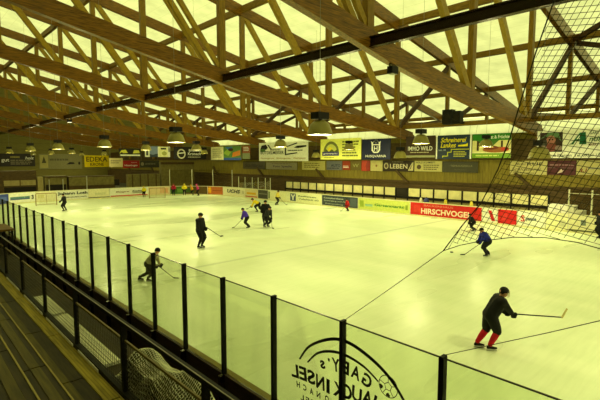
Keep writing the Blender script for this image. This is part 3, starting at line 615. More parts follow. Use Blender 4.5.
# near boards, outside face dark brown
t = thing('near_rink_boards', 'dark brown backed rink boards under the glass screen in the foreground', 'rink board', None, (RX0, 10, 0)); inv = t.matrix_world.inverted()
mb = MB(); mb.box((RX0 - .04, -1.8, 0), (RX0 + .06, RY1 - RR, .96)); mb.box((RX0 - .04, -1.8, .96), (RX0 + .01, RY1 - RR, .99)); o = mb.build('panel', M_brown, t); o.matrix_parent_inverse = inv
mb = MB(); mb.box((RX0 + .012, -1.8, .96), (RX0 + .12, RY1 - RR, 1.0)); o = mb.build('cap_rail', cm((128, 110, 34)), t); o.matrix_parent_inverse = inv
for k in range(-2, 33):
    y = 2.05 + 1.32 * k
    mb = MB(); mb.box((RX0 - .12, y - .04, 0), (RX0 - .04, y + .04, .985)); o = mb.build('upright', M_steel, t); o.matrix_parent_inverse = inv
t = thing('protective_glass_screen', 'clear acrylic screen with dark posts along the near rink boards', 'glass screen', None, (RX0, 10, 1.0)); inv = t.matrix_world.inverted()
GT = 2.63
for k in range(-2, 33):
    y = 2.05 + 1.32 * k
    mb = MB(); mb.box((RX0 - .06, y - .026, 1.0), (RX0 + .015, y + .026, GT + .015)); mb.box((RX0 - .066, y - .02, GT), (RX0 + .022, y + .02, GT + .03))
    o = mb.build('post', M_black, t); o.matrix_parent_inverse = inv
    mb = MB(); mb.box((RX0 - .032, y + .03, 1.0), (RX0 - .02, y + .045, GT)); o = mb.build('lit_edge', M_galv, t); o.matrix_parent_inverse = inv  # pale strip standing in for the lit left edge of the post
    if k < 32:
        mb = MB(); mb.box((RX0 - .006, y + .035, 1.0), (RX0 + .006, y + 1.285, GT - .012)); o = mb.build('pane', M_glass, t); o.matrix_parent_inverse = inv
        mb = MB(); mb.box((RX0 - .009, y + .03, GT - .012), (RX0 + .009, y + 1.29, GT)); o = mb.build('top_edge', M_steel, t); o.matrix_parent_inverse = inv
# sticker on the glass, legible from the ice
t = thing('glass_sticker', 'black mirrored GABY\'s lettering with arcs and a football on the near glass', 'sticker', None, (RX0 - .008, 3.4, 1.3)); inv = t.matrix_world.inverted()
YR = V((0, 1, 0)); NXp = V((-1, 0, 0)); ox = RX0 - .0085
M_stick = mat('black vinyl', (16, 16, 14), .5, .05)
def arcband(pts, w0):
    mb = MB(); k = len(pts)
    P_ = [V((ox, y, z)) for y, z in pts]
    L0 = []; L1 = []
    for i, p in enumerate(P_):
        d = (P_[min(i + 1, k - 1)] - P_[max(i - 1, 0)]).normalized(); n = V((0, -d.z, d.y)); ww = w0 * (.55 + .45 * math.sin(PI * i / (k - 1)))
        L0.append(p + n * ww); L1.append(p - n * ww)
    for a in L0 + L1: mb.v.append(tuple(a))
    for a in L0 + L1: mb.v.append((a.x - .002, a.y, a.z))
    for i in range(k - 1):
        mb.f += [(i, i + 1, k + i + 1, k + i), (2 * k + i, 3 * k + i, 3 * k + i + 1, 2 * k + i + 1)]
    return mb
def smooth(pts, n=8):
    out = []
    for i in range(len(pts) - 1):
        p0 = V(pts[max(i - 1, 0)]); p1 = V(pts[i]); p2 = V(pts[i + 1]); p3 = V(pts[min(i + 2, len(pts) - 1)])
        for j in range(n):
            u = j / n; out.append(tuple(.5 * ((2 * p1) + (p2 - p0) * u + (2 * p0 - 5 * p1 + 4 * p2 - p3) * u * u + (3 * p1 - p0 - 3 * p2 + p3) * u ** 3)))
    return out + [tuple(pts[-1])]
for pts, w0 in (([(4.156, 1.89), (3.962, 2.136), (3.602, 2.344), (3.304, 2.399), (2.97, 2.324), (2.70, 2.19), (2.5, 2.0), (2.40, 1.84)], .022), ([(4.0, 1.90), (3.813, 2.089), (3.56, 2.197), (3.302, 2.223), (3.04, 2.178), (2.84, 2.08)], .018)):
    o = arcband(smooth(pts), w0).build('arc', M_stick, t); o.matrix_parent_inverse = inv
def letters(s, path, hs, narrow=1.1):
    k = len(s)
    for ch, (y, z, ang), h in zip(s, path, hs):
        a = math.radians(ang); R = V((0, math.cos(a), math.sin(a))); U = V((0, -math.sin(a), math.cos(a)))
        wd = h * (.28 if ch in "I'" else .72) * narrow
        o = text_mesh('lettering', ch, (ox, y, z), R, U, NXp, wd, h * (.35 if ch == "'" else 1), M_stick, t, .003, 0, .03)
        o.matrix_parent_inverse = inv
letters("GABY's", [(3.0, 2.03, 18), (3.17, 2.065, 8), (3.34, 2.07, 2), (3.49, 2.045, -6), (3.61, 2.07, -10), (3.72, 1.97, -14)], [.17, .17, .17, .17, .12, .11])
letters("HAUCKINSEL", [(2.83, 1.80, 12), (2.99, 1.82, 8), (3.15, 1.80, 4), (3.30, 1.77, 2), (3.46, 1.735, 0), (3.62, 1.715, 0), (3.76, 1.715, -2), (3.93, 1.72, -4), (4.09, 1.71, -6), (4.25, 1.69, -8)], [.19] * 10)
letters("KRONACH", [(3.32, 1.56, 4), (3.48, 1.55, 3), (3.64, 1.54, 2), (3.79, 1.53, 0), (3.92, 1.525, -2), (4.05, 1.525, -3), (4.18, 1.52, -5)], [.085] * 7)
letters("HOTEL", [(3.7, 1.38, 0), (3.8, 1.38, 0), (3.9, 1.375, 0), (4.0, 1.37, 0), (4.1, 1.365, 0)], [.08] * 5)
BC = (2.705, 2.075); br = .125
mb = MB(); mb.tube([(ox - .002, BC[0] + br * math.cos(a * PI / 12), BC[1] + br * math.sin(a * PI / 12)) for a in range(25)], .005, 4)
pent = [(BC[0] + .05 * math.cos(PI / 2 + a * 2 * PI / 5), BC[1] + .05 * math.sin(PI / 2 + a * 2 * PI / 5)) for a in range(5)]
for a in range(5):
    p, q = pent[a], pent[(a + 1) % 5]; e = (BC[0] + .12 * math.cos(PI / 2 + a * 2 * PI / 5), BC[1] + .12 * math.sin(PI / 2 + a * 2 * PI / 5))
    mb.tube([(ox - .002, *p), (ox - .002, *q)], .004, 4); mb.tube([(ox - .002, *p), (ox - .002, *e)], .004, 4)
o = mb.build('football', M_stick, t); o.matrix_parent_inverse = inv
mb = MB()
for a in (0, 2, 3):
    an = PI / 2 + a * 2 * PI / 5 + PI / 5
    mb.prism([(BC[0] + r * math.cos(an + d), BC[1] + r * math.sin(an + d)) for r, d in ((.07, 0), (.1, -.28), (.12, -.2), (.12, .2), (.1, .28))], (ox, 0, 0), V((0, 1, 0)), UU, NXp, 0, .002)
o = mb.build('football_patch', mat('grey vinyl', (70, 66, 40), .6, .05), t); o.matrix_parent_inverse = inv

# far spectator barrier: pale panels between dark posts
t = thing('spectator_barrier', 'row of pale panels between black posts behind the right boards', 'barrier', None, (33, 20, 0)); inv = t.matrix_world.inverted()
M_pale = mat('pale yellow panel', (220, 212, 156), .5, .1, 1.5)
y = 37.6; i = 0
while y > 9.9:
    mb = MB(); mb.box((32.95, y - .05, 0), (33.07, y + .05, 2.15)); o = mb.build('post', M_black, t); o.matrix_parent_inverse = inv
    if y > 10.8:
        mb = MB(); mb.box((33.0, y - 1.18, 1.42), (33.03, y - .08, 2.12)); o = mb.build('panel', M_pale if i != 12 else M_dk, t); o.matrix_parent_inverse = inv
    y -= 1.255; i += 1
mb = MB(); mb.box((32.93, 9.9, 1.24), (33.05, 37.65, 1.4)); o = mb.build('rail', M_black, t); o.matrix_parent_inverse = inv
mb = MB(); mb.box((33.0, 9.9, 0.0), (33.04, 37.65, 1.2)); o = mb.build('lower_panel', cm((140, 130, 80)), t); o.matrix_parent_inverse = inv
# raised walkway edge behind it
mb = MB(); mb.box((34.2, -15, -.06), (34.85, 97.9, 2.42)); tag(mb.build('seating_ledge', M_darkband), 'long dark brown ledge along the foot of the right wall', 'ledge')

for k, (yy, c, lb) in enumerate(((19.2, (220, 214, 180), 'white bottle shaped item on the boards ledge above HIRSCHVOGEL'), (18.7, (44, 48, 110), 'dark blue bag between barrier and boards above HIRSCHVOGEL'), (17.0, (220, 200, 60), 'yellow item between barrier and boards above the letter H'), (14.9, (226, 206, 70), 'yellow item between barrier and boards above the letter G'))):
    t = thing('bag' if k == 1 else 'bottle', lb, 'bag' if k == 1 else 'bottle', None, (31.75, yy, 0))
    mb = MB(); r = .22 if k == 1 else .13; mb.lathe([(.001, 0), (r, .01), (r * 1.05, 1.15), (r * .8, 1.42), (r * .3, 1.5), (.001, 1.5)], n=12); mb.build('body', cm(c), t, True)
    mb = MB(); mb.lathe([(.001, 1.49), (r * .3, 1.49), (r * .3, 1.56), (.001, 1.56)], n=10); mb.build('cap' if k != 1 else 'strap', M_blackp, t)

# corner glass screen at the far end
t = thing('corner_glass_screen', 'hazy glass screen with pale posts on the boards of the far right corner', 'glass screen', None, (28, 50, 1.15)); inv = t.matrix_world.inverted()
def corner_posts(xs, ztop, z0=BH + .04):
    pr = None
    for x in xs:
        p, q = per(S(x)); p = p - q * .05
        mb = MB(); mb.tube([p + V((0, 0, z0)), p + V((0, 0, ztop))], .045, 6); o = mb.build('post', M_palepost, t); o.matrix_parent_inverse = inv
        if pr is not None:
            mb = MB(); mb.beam((pr.x, pr.y, (z0 + ztop) / 2), (p.x, p.y, (z0 + ztop) / 2), .012, ztop - z0 - .05); o = mb.build('pane', M_glass2, t); o.matrix_parent_inverse = inv
        pr = p
corner_posts([170, 192, 213, 232], 3.35)
corner_posts([238.5, 245, 252, 258, 265, 270], 2.55)
# right end glass posts and white block seen through the net
t = thing('side_glass_screen', 'glass screen with three pale posts at the right edge, behind the net', 'glass screen', None, (31.3, 8, 1.2)); inv = t.matrix_world.inverted()
pr = None
for x in (567, 590, 616):
    p, q = per(S(x)); p = p - q * .05
    mb = MB(); mb.tube([p + V((0, 0, BH + .04)), p + V((0, 0, 2.75))], .05, 6); o = mb.build('post', M_palepost, t); o.matrix_parent_inverse = inv
    if pr is not None:
        mb = MB(); mb.beam((pr.x, pr.y, 1.95), (p.x, p.y, 1.95), .012, 1.5); o = mb.build('pane', M_glass2, t); o.matrix_parent_inverse = inv
        mb = MB(); mb.beam((pr.x, pr.y, 2.5), (p.x, p.y, 2.5), .03, .03); o = mb.build('rail', M_palepost, t); o.matrix_parent_inverse = inv
    pr = p
t = thing('white_cabinet', 'white stepped cabinet at the right end of the pale panels', 'cabinet', None, (32.3, 8.9, 0))
mb = MB(); mb.box((-.5, -.75, 0), (.4, .75, 1.65)); mb.build('body', M_white, t); mb = MB(); mb.box((-.5, -1.25, 0), (.4, -.75, 1.35)); mb.build('lower_body', M_white, t)
mb = MB(); mb.box((-.52, -.02, .1), (-.5, .02, 1.6)); mb.build('door_gap', M_galv, t)

# ------------------------------------------------------------------ loudspeaker, floodlights
t = thing('loudspeaker', 'pair of black loudspeaker boxes on the beam above the Schreinerei banner', 'loudspeaker', None, (32.98, 17.2, 7.45))
for y0, y1, z1 in ((-.1, .72, 1.15), (-.78, -.14, .98)):
    mb = MB(); mb.box((-.5, y0, 0), (.1, y1, z1)); c = mb.build('cabinet', M_blackp, t)
    mb = MB(); mb.lathe([(.001, 0), (.22, .01), (.24, .04), (.26, .0)], n=16); g = mb.build('cone', M_dk, c); g.rotation_euler = (0, -PI / 2, 0); g.location = (-.5, (y0 + y1) / 2, z1 * .5)
mb = MB(); mb.box((.1, -.8, .02), (.28, .75, .12)); mb.box((.1, -.1, .1), (.2, .1, .5)); mb.build('bracket', M_black, t)
def flood(X, Y, z, label, on=False):
    t = thing('floodlight', label, 'floodlight', 'floodlights on the trusses', (X, Y, z))
    mb = MB(); mb.box((-.22, -.14, -.42), (.22, .14, -.12)); mb.build('housing', M_blackp, t)
    mb = MB(); mb.box((-.18, -.12, -.45), (.18, .12, -.42)); mb.build('lens', M_glow if on else M_galv, t)
    mb = MB(); mb.box((-.24, -.03, -.3), (-.2, .03, .0)); mb.box((.2, -.03, -.3), (.24, .03, 0)); mb.box((-.24, -.03, -.03), (.24, .03, 0)); mb.build('bracket', M_black, t)
flood(16.2, 11.35, 8.78, 'small black floodlight under the nearest truss, right of the steel beam')
flood(14.5, 52.5, 9.16, 'tiny lit floodlight under the steel beam at the far left', True)

# ------------------------------------------------------------------ safety net near the glass
def net():
    t = thing('safety_net', 'dark safety net hanging at the right, tied to the near glass posts', 'net', None, (RX0, 1.5, 3.7)); inv = t.matrix_world.inverted()
    edge = [(2.12, 3.70), (1.93, 3.98), (1.76, 4.2), (1.62, 4.52), (1.53, 4.8), (1.46, 5.1), (1.36, 5.5), (1.25, 5.87), (1.15, 6.4), (1.08, 7.4), (1.04, 9.0)]
    bot = [(2.12, 3.70), (1.95, 3.78), (1.75, 3.85), (1.45, 3.93), (1.19, 3.965), (.95, 3.96), (.78, 3.93), (.4, 3.8), (-.2, 3.55), (-.6, 3.8), (-1.4, 3.95)]
    def yl(z):
        for (y0, z0), (y1, z1) in zip(edge, edge[1:]):
            if z <= z1: return y0 + (y1 - y0) * (z - z0) / (z1 - z0)
        return edge[-1][0]
    def zb(y):
        for (y0, z0), (y1, z1) in zip(bot, bot[1:]):
            if y >= y1: return z0 + (z1 - z0) * (y - y0) / (y1 - y0)
        return bot[-1][1]
    def bx(y, z): return RX0 + .05 * math.sin(2.1 * y + .8 * z) + .02 * (z - 3.7)
    mb = MB(); c = .046; ztop = 7.4
    # two families of strands at +-50 degrees, clipped to the outline
    for fam, ang in ((0, math.radians(118)), (1, math.radians(10))):
        dy, dz = math.cos(ang), math.sin(ang); ny, nz = -dz, dy
        for k in range(-170, 170):
            run = []
            for i in range(-150, 151):
                s = i * .05; wob = 0
                y = .5 + ny * (k * c) + dy * s + ny * wob; z = 5.5 + nz * (k * c) + dz * s + nz * wob
                ok = -1.4 <= y and z <= ztop and z >= 3.5 and y <= yl(max(z, 3.70)) and z >= zb(y)
                if ok: run.append((bx(y, z), y, z))
                if (not ok or i == 150) and run:
                    if len(run) > 1: mb.tube(run, .0027, 3)
                    run = []
    o = mb.build('mesh', M_net, t); o.matrix_parent_inverse = inv
    for nm, pts, r in (('edge_rope', edge, .006), ('bottom_rope', bot, .004)):
        mb = MB(); mb.tube([(bx(y, z), y, z) for y, z in pts], r, 5); o = mb.build(nm, M_net, t); o.matrix_parent_inverse = inv
    for a, b in (((2.12, 3.70), (3.37, 2.65)), ((.2, 3.70), (2.05, 2.66))):
        mb = MB(); mb.tube([(bx(*a), *a), (RX0, (a[0] + b[0]) / 2, (a[1] + b[1]) / 2 - .01), (RX0, *b)], .0035, 4); o = mb.build('tie_rope', M_net, t); o.matrix_parent_inverse = inv
M_net = mat('dark net cord', (44, 40, 22), .8, .1)
net()

# ------------------------------------------------------------------ the stand, railing and walkway
M_plank = boards('lit ribbed planks', (150, 132, 44), 'X', .045, .35, .7, .25, (6, .6, 6))  # tone raised so these planks look lit beside the dark ones
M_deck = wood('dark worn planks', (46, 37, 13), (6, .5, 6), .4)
M_deck2 = wood('paler lit planks', (80, 70, 24), (6, .5, 6), .25)  # lit strips of the treads, the light put into a paler tone
def stepblock(x0, x1, z0, z1, lab):
    t = thing('stand_step', lab, 'step', 'steps of the wooden stand', ((x0 + x1) / 2, 12, z0)); inv = t.matrix_world.inverted()
    return t, inv
tread = [(1.39, 2.05, 1.42), (.965, 1.39, 1.77), (.5, .965, 2.12), (-.1, .5, 2.47), (-.7, -.1, 2.82)]
labs = ['lowest step of the wooden stand, with the ribbed plank by the railing', 'second step of the wooden stand from the railing', 'third step of the wooden stand, in the lower left corner', 'fourth step of the wooden stand, just out of the corner', 'fifth step of the wooden stand, under the viewer']
for (x0, x1, z), lb in zip(tread, labs):
    t, inv = stepblock(x0, x1, 0, z, lb)
    def P2(mb, nm, mt):
        o = mb.build(nm, mt, t); o.matrix_parent_inverse = inv
    mb = MB(); mb.box((x0, -3, -.06), (x1 - .01, 45, z - .04)); P2(mb, 'riser', M_deck)
    wdt = x1 - x0
    if z < 1.5:
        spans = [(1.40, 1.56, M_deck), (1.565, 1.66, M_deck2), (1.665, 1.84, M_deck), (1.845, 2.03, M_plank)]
    else: spans = [(x0 + .01, x0 + wdt * .5, M_deck), (x0 + wdt * .5 + .005, x0 + wdt * .5 + .12, M_deck2), (x0 + wdt * .5 + .125, x1 - .02, M_deck)]
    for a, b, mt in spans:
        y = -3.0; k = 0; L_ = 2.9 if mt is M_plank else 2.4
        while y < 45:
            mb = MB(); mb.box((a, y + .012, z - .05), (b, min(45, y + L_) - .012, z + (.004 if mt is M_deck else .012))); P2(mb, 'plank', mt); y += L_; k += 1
    mb = MB(); mb.box((x1 - .02, -3, z - .05), (x1 - .002, 45, z + .016)); P2(mb, 'nosing', cm((150, 134, 62)))
# railing
t = thing('guard_railing', 'black metal railing with mesh panels along the foot of the stand', 'railing', None, (2.1, 10, 1.42)); inv = t.matrix_world.inverted()
def P3(mb, nm, mt, sm=False):
    o = mb.build(nm, mt, t, sm); o.matrix_parent_inverse = inv; return o
RXX = 2.1; Yp = [5.68 + 2.09 * k for k in range(-4, 12)]
mb = MB(); mb.box((RXX - .03, Yp[0] - .1, 2.42), (RXX + .03, Yp[-1] + .1, 2.47)); P3(mb, 'handrail', M_black)
mb = MB(); mb.box((RXX - .022, Yp[0] - .1, 2.47), (RXX - .012, Yp[-1] + .1, 2.474)); P3(mb, 'handrail_highlight', M_galv)  # thin pale strip standing in for the highlight along the handrail
mb = MB(); mb.box((RXX - .045, Yp[0] - .1, 1.425), (RXX + .05, Yp[-1] + .1, 1.5)); P3(mb, 'base_rail', M_black)
M_meshm = mat('dark wire', (58, 52, 36), .5, .1)
M_prail = mat('dull brass coloured rail', (112, 100, 52), .5, .1)
for y0, y1 in ((9.9, 11.6), (7.85, 9.6), (6.6, 7.55), (12.1, 13.7)):
    mb = MB(); mb.box((RXX - .06, y0, 1.425), (RXX - .045, y1, 1.475)); P3(mb, 'edge_strip', M_white)
for i, y in enumerate(Yp):
    mb = MB(); mb.box((RXX - .03, y - .035, 1.425), (RXX + .03, y + .035, 2.43)); P3(mb, 'post', M_black)
    if i + 1 < len(Yp):
        y0, y1 = y + .06, y + 2.03
        mb = MB(); mb.box((RXX - .012, y0, 2.2), (RXX + .012, y1, 2.23)); P3(mb, 'panel_top_rail', M_prail)
        mb = MB(); st = .075
        z = 1.52
        k = 0
        while z < 2.2:
            mb.beam((RXX, y0, z), (RXX, y1, z), .004, .004); z += st
        yy = y0
        while yy < y1:
            mb.beam((RXX, yy, 1.5), (RXX, yy, 2.2), .004, .004); yy += st
        P3(mb, 'mesh_panel', M_meshm)
        mb = MB(); mb.box((RXX - .015, y0 - .02, 1.5), (RXX + .015, y0 + .005, 2.22)); P3(mb, 'panel_frame', M_black)
# walkway floor behind the railing
mb = MB(); mb.box((2.79, -8, -.06), (3.74, 45, .0)); tag(mb.build('walkway_mat', mat('black rubber mat', (26, 22, 14), .8, .2)), 'dark rubber matting on the walkway behind the railing', 'mat')
mb = MB(); mb.box((2.16, -8, -.06), (2.78, 17.2, 1.40)); tag(mb.build('concrete_ledge', mat('dark concrete ledge', (52, 44, 26), .8, .25)), 'dark concrete ledge just beyond the railing, carrying the white sheets and netting', 'ledge')
# ribbed plastic sheets
M_rib = boards('ribbed white plastic', (244, 240, 215), 'X', .045, .35, .6, .12, (1, .4, 1))
for k, (y0, y1, lb) in enumerate(((9.75, 11.3, 'small ribbed white sheet behind the railing, upper left of the two'), (6.75, 9.6, 'long ribbed white sheet behind the railing, next to the netting heap'))):
    mb = MB(); n = 24
    for i in range(n + 1):
        x = 2.17 + .27 * i / n
        for y in (y0, y1): mb.v.append((x, y, 1.45 + .008 * (i % 2)))
    for i in range(n): mb.f.append((2 * i, 2 * i + 2, 2 * i + 3, 2 * i + 1))
    b = len(mb.v); mb.box((2.17, y0, 1.40), (2.44, y1, 1.45))
    tag(mb.build('ribbed_sheet', M_rib), lb, 'sheet', 'ribbed sheets on the walkway')
# heap of folded netting
def heap(x0, x1, y0, y1, hh, seed, label):
    rnd = random.Random(seed); t = thing('netting_heap', label, 'netting', None, ((x0 + x1) / 2, (y0 + y1) / 2, 1.4)); inv = t.matrix_world.inverted()
    nx, ny = 16, int((y1 - y0) / .035); ph = [rnd.random() * 6 for _ in range(8)]
    def hz(u, v):
        e = min(1, 6 * u) * min(1, 6 * (1 - u)) * min(1, 8 * v) * min(1, 8 * (1 - v))
        return .03 + e * hh * (.66 + .16 * math.sin(5 * u + ph[0] + 5 * v) + .12 * math.sin(17 * v + ph[1] + 4 * u) + .05 * math.sin(14 * u - 12 * v + ph[2]) + .03 * math.sin(40 * v + 9 * u))
    mb = MB()
    for j in range(ny + 1):
        for i in range(nx + 1): mb.v.append((x0 + (x1 - x0) * i / nx, y0 + (y1 - y0) * j / ny, 1.4 + hz(i / nx, j / ny)))
    for j in range(ny):
        for i in range(nx):
            a = j * (nx + 1) + i; mb.f.append((a, a + 1, a + nx + 2, a + nx + 1))
    n = len(mb.v); mb.v += [(x0, y0, 1.4), (x1, y0, 1.4), (x1, y1, 1.4), (x0, y1, 1.4)]; mb.f.append((n + 3, n + 2, n + 1, n))
    o = mb.build('folded_core', M_dk, t, True); o.matrix_parent_inverse = inv
    g = MB()
    for j in range(0, ny + 1):
        g.tube([(x0 + (x1 - x0) * i / nx, y0 + (y1 - y0) * j / ny + .012 * math.sin(i), 1.4 + hz(i / nx, j / ny) + .006) for i in range(nx + 1)], .005, 3)
    for i in range(0, nx + 1):
        g.tube([(x0 + (x1 - x0) * i / nx + .008 * math.sin(j * .8), y0 + (y1 - y0) * j / ny, 1.4 + hz(i / nx, j / ny) + .006) for j in range(ny + 1)], .005, 3)
    o = g.build('white_cord', M_cord, t); o.matrix_parent_inverse = inv
M_cord = mat('white net cord', (236, 232, 205), .7, .15)
heap(2.17, 2.74, 3.5, 6.3, .5, 3, 'crumpled heap of white netting behind the railing at the bottom')
# wooden platform on legs at the left edge
t = thing('wooden_platform', 'small brown wooden tabletop on dark legs at the left edge, before the glass', 'table', None, (2.6, 18.2, 0))
mb = MB(); mb.box((-.42, -.85, 2.2), (.3, .85, 2.26)); mb.build('tabletop', mat('brown table board', (104, 76, 30), .6, .2, 4, (1, 6, 1)), t)
for x in (-.38, .24):
    for y in (-.78, .78):
        mb = MB(); mb.box((x - .03, y - .03, 0), (x + .03, y + .03, 2.2)); mb.build('leg', M_black, t)
for x in (-.38, .24):
    mb = MB(); mb.box((x - .02, -.78, 2.08), (x + .02, .78, 2.12)); mb.build('apron', M_black, t)

# ------------------------------------------------------------------ people
SKIN = (206, 150, 116)
class Fig:
    """tapered capsules merged into one continuous surface, coloured by the nearest bone"""
    def __init__(s): s.seg = []
    def cap(s, p, q, r0, r1, m, flat=1.0): s.seg.append((V(p), V(q), r0, r1, m)); return s
    def build(s, name, parent, vox, mats, sub=0):
        mb = MB()
        for p, q, r0, r1, m in s.seg:
            L = (q - p).length
            if L > 1e-4:
                mb.tube([p, q], r0, 10, r1)
            mb.ball(p, r0 * 1.01, n=7); mb.ball(q, r1 * 1.01, n=7)
        me = mb.mesh('tmp'); ob = bpy.data.objects.new('tmp', me); col.objects.link(ob)
        md = ob.modifiers.new('r', 'REMESH'); md.mode = 'VOXEL'; md.voxel_size = vox
        sm = ob.modifiers.new('s', 'SMOOTH'); sm.iterations = 2; sm.factor = .5
        dg = bpy.context.evaluated_depsgraph_get(); out = bpy.data.meshes.new_from_object(ob.evaluated_get(dg)); out.name = name
        bpy.data.objects.remove(ob)
        keys = []; 
        for sg in s.seg:
            if sg[4] not in keys: keys.append(sg[4])
        out.materials.clear()
        for k in keys: out.materials.append(mats[k])
        for f in out.polygons:
            c = f.center; best = 1e9; bi = 0
            for p, q, r0, r1, m in s.seg:
                d = q - p; L2 = d.length_squared; t = 0 if L2 < 1e-9 else max(0, min(1, (c - p).dot(d) / L2))
                e = (c - (p + d * t)).length - (r0 + (r1 - r0) * t)
                if e < best: best = e; bi = keys.index(m)
            f.material_index = bi; f.use_smooth = True
        o = bpy.data.objects.new(name, out); col.objects.link(o); o.parent = parent
        return o
def ik(a, b, l1, l2, bend):
    a = V(a); b = V(b); d = b - a; L = min(d.length, (l1 + l2) * .999); n = d.normalized(); b = a + n * L
    x = (l1 * l1 - l2 * l2 + L * L) / (2 * L); h = math.sqrt(max(0, l1 * l1 - x * x)); bd = V(bend); bd = (bd - n * bd.dot(n)).normalized()
    return a + n * x + bd * h, b
def fm(rgb, nm='cloth'): return mat('%s %d %d %d' % ((nm,) + tuple(rgb)), rgb, .8, .12, 9)
M_helm = mat('black helmet shell', (20, 20, 22), .3, .1); M_blade = mat('steel blade', (190, 190, 180), .3, .05, metal=.6)
M_eye = mat('dark eye', (30, 22, 18), .3, .05); M_stickw = mat('dark stick shaft', (50, 42, 34), .5, .15); M_tape = mat('pale stick blade', (196, 180, 120), .7, .1); M_dtape = mat('black stick tape', (26, 24, 22), .7, .1)
M_cage = mat('pale face cage', (190, 180, 150), .4, .05)

def glove(parent, hand, axis, back, r, mt, vox, sc_):
    """five fingers curled round an axis through the hand; back = towards the forearm"""
    f = Fig(); a = V(axis).normalized(); b = V(back).normalized(); b = (b - a * b.dot(a)).normalized(); n = a.cross(b); h = V(hand)
    k = sc_
    f.cap(h + b * .075 * k + a * .02 * k + n * .03 * k, h + b * .02 * k + n * .045 * k, .05 * k, .042 * k, 'g')
    f.cap(h + b * .075 * k - a * .02 * k + n * .03 * k, h + b * .02 * k - a * .02 * k + n * .045 * k, .05 * k, .042 * k, 'g')
    for i, ln in enumerate((.9, 1.05, 1.0, .8)):
        o = a * ((.042 - .028 * i) * k)
        p0 = h + o + n * .045 * k + b * .01 * k; p1 = h + o + n * .03 * k - b * .045 * k * ln; p2 = h + o - n * .03 * k - b * .035 * k * ln; p3 = h + o - n * .035 * k + b * .005 * k
        f.cap(p0, p1, .019 * k, .017 * k, 'g'); f.cap(p1, p2, .017 * k, .015 * k, 'g'); f.cap(p2, p3, .015 * k, .013 * k, 'g')
    q0 = h + a * .035 * k + n * .02 * k + b * .05 * k; q1 = h + a * .06 * k - n * .02 * k + b * .02 * k; q2 = h + a * .045 * k - n * .045 * k - b * .01 * k
    f.cap(q0, q1, .022 * k, .018 * k, 'g'); f.cap(q1, q2, .018 * k, .014 * k, 'g')
    return f.build('glove', parent, vox, {'g': mt})

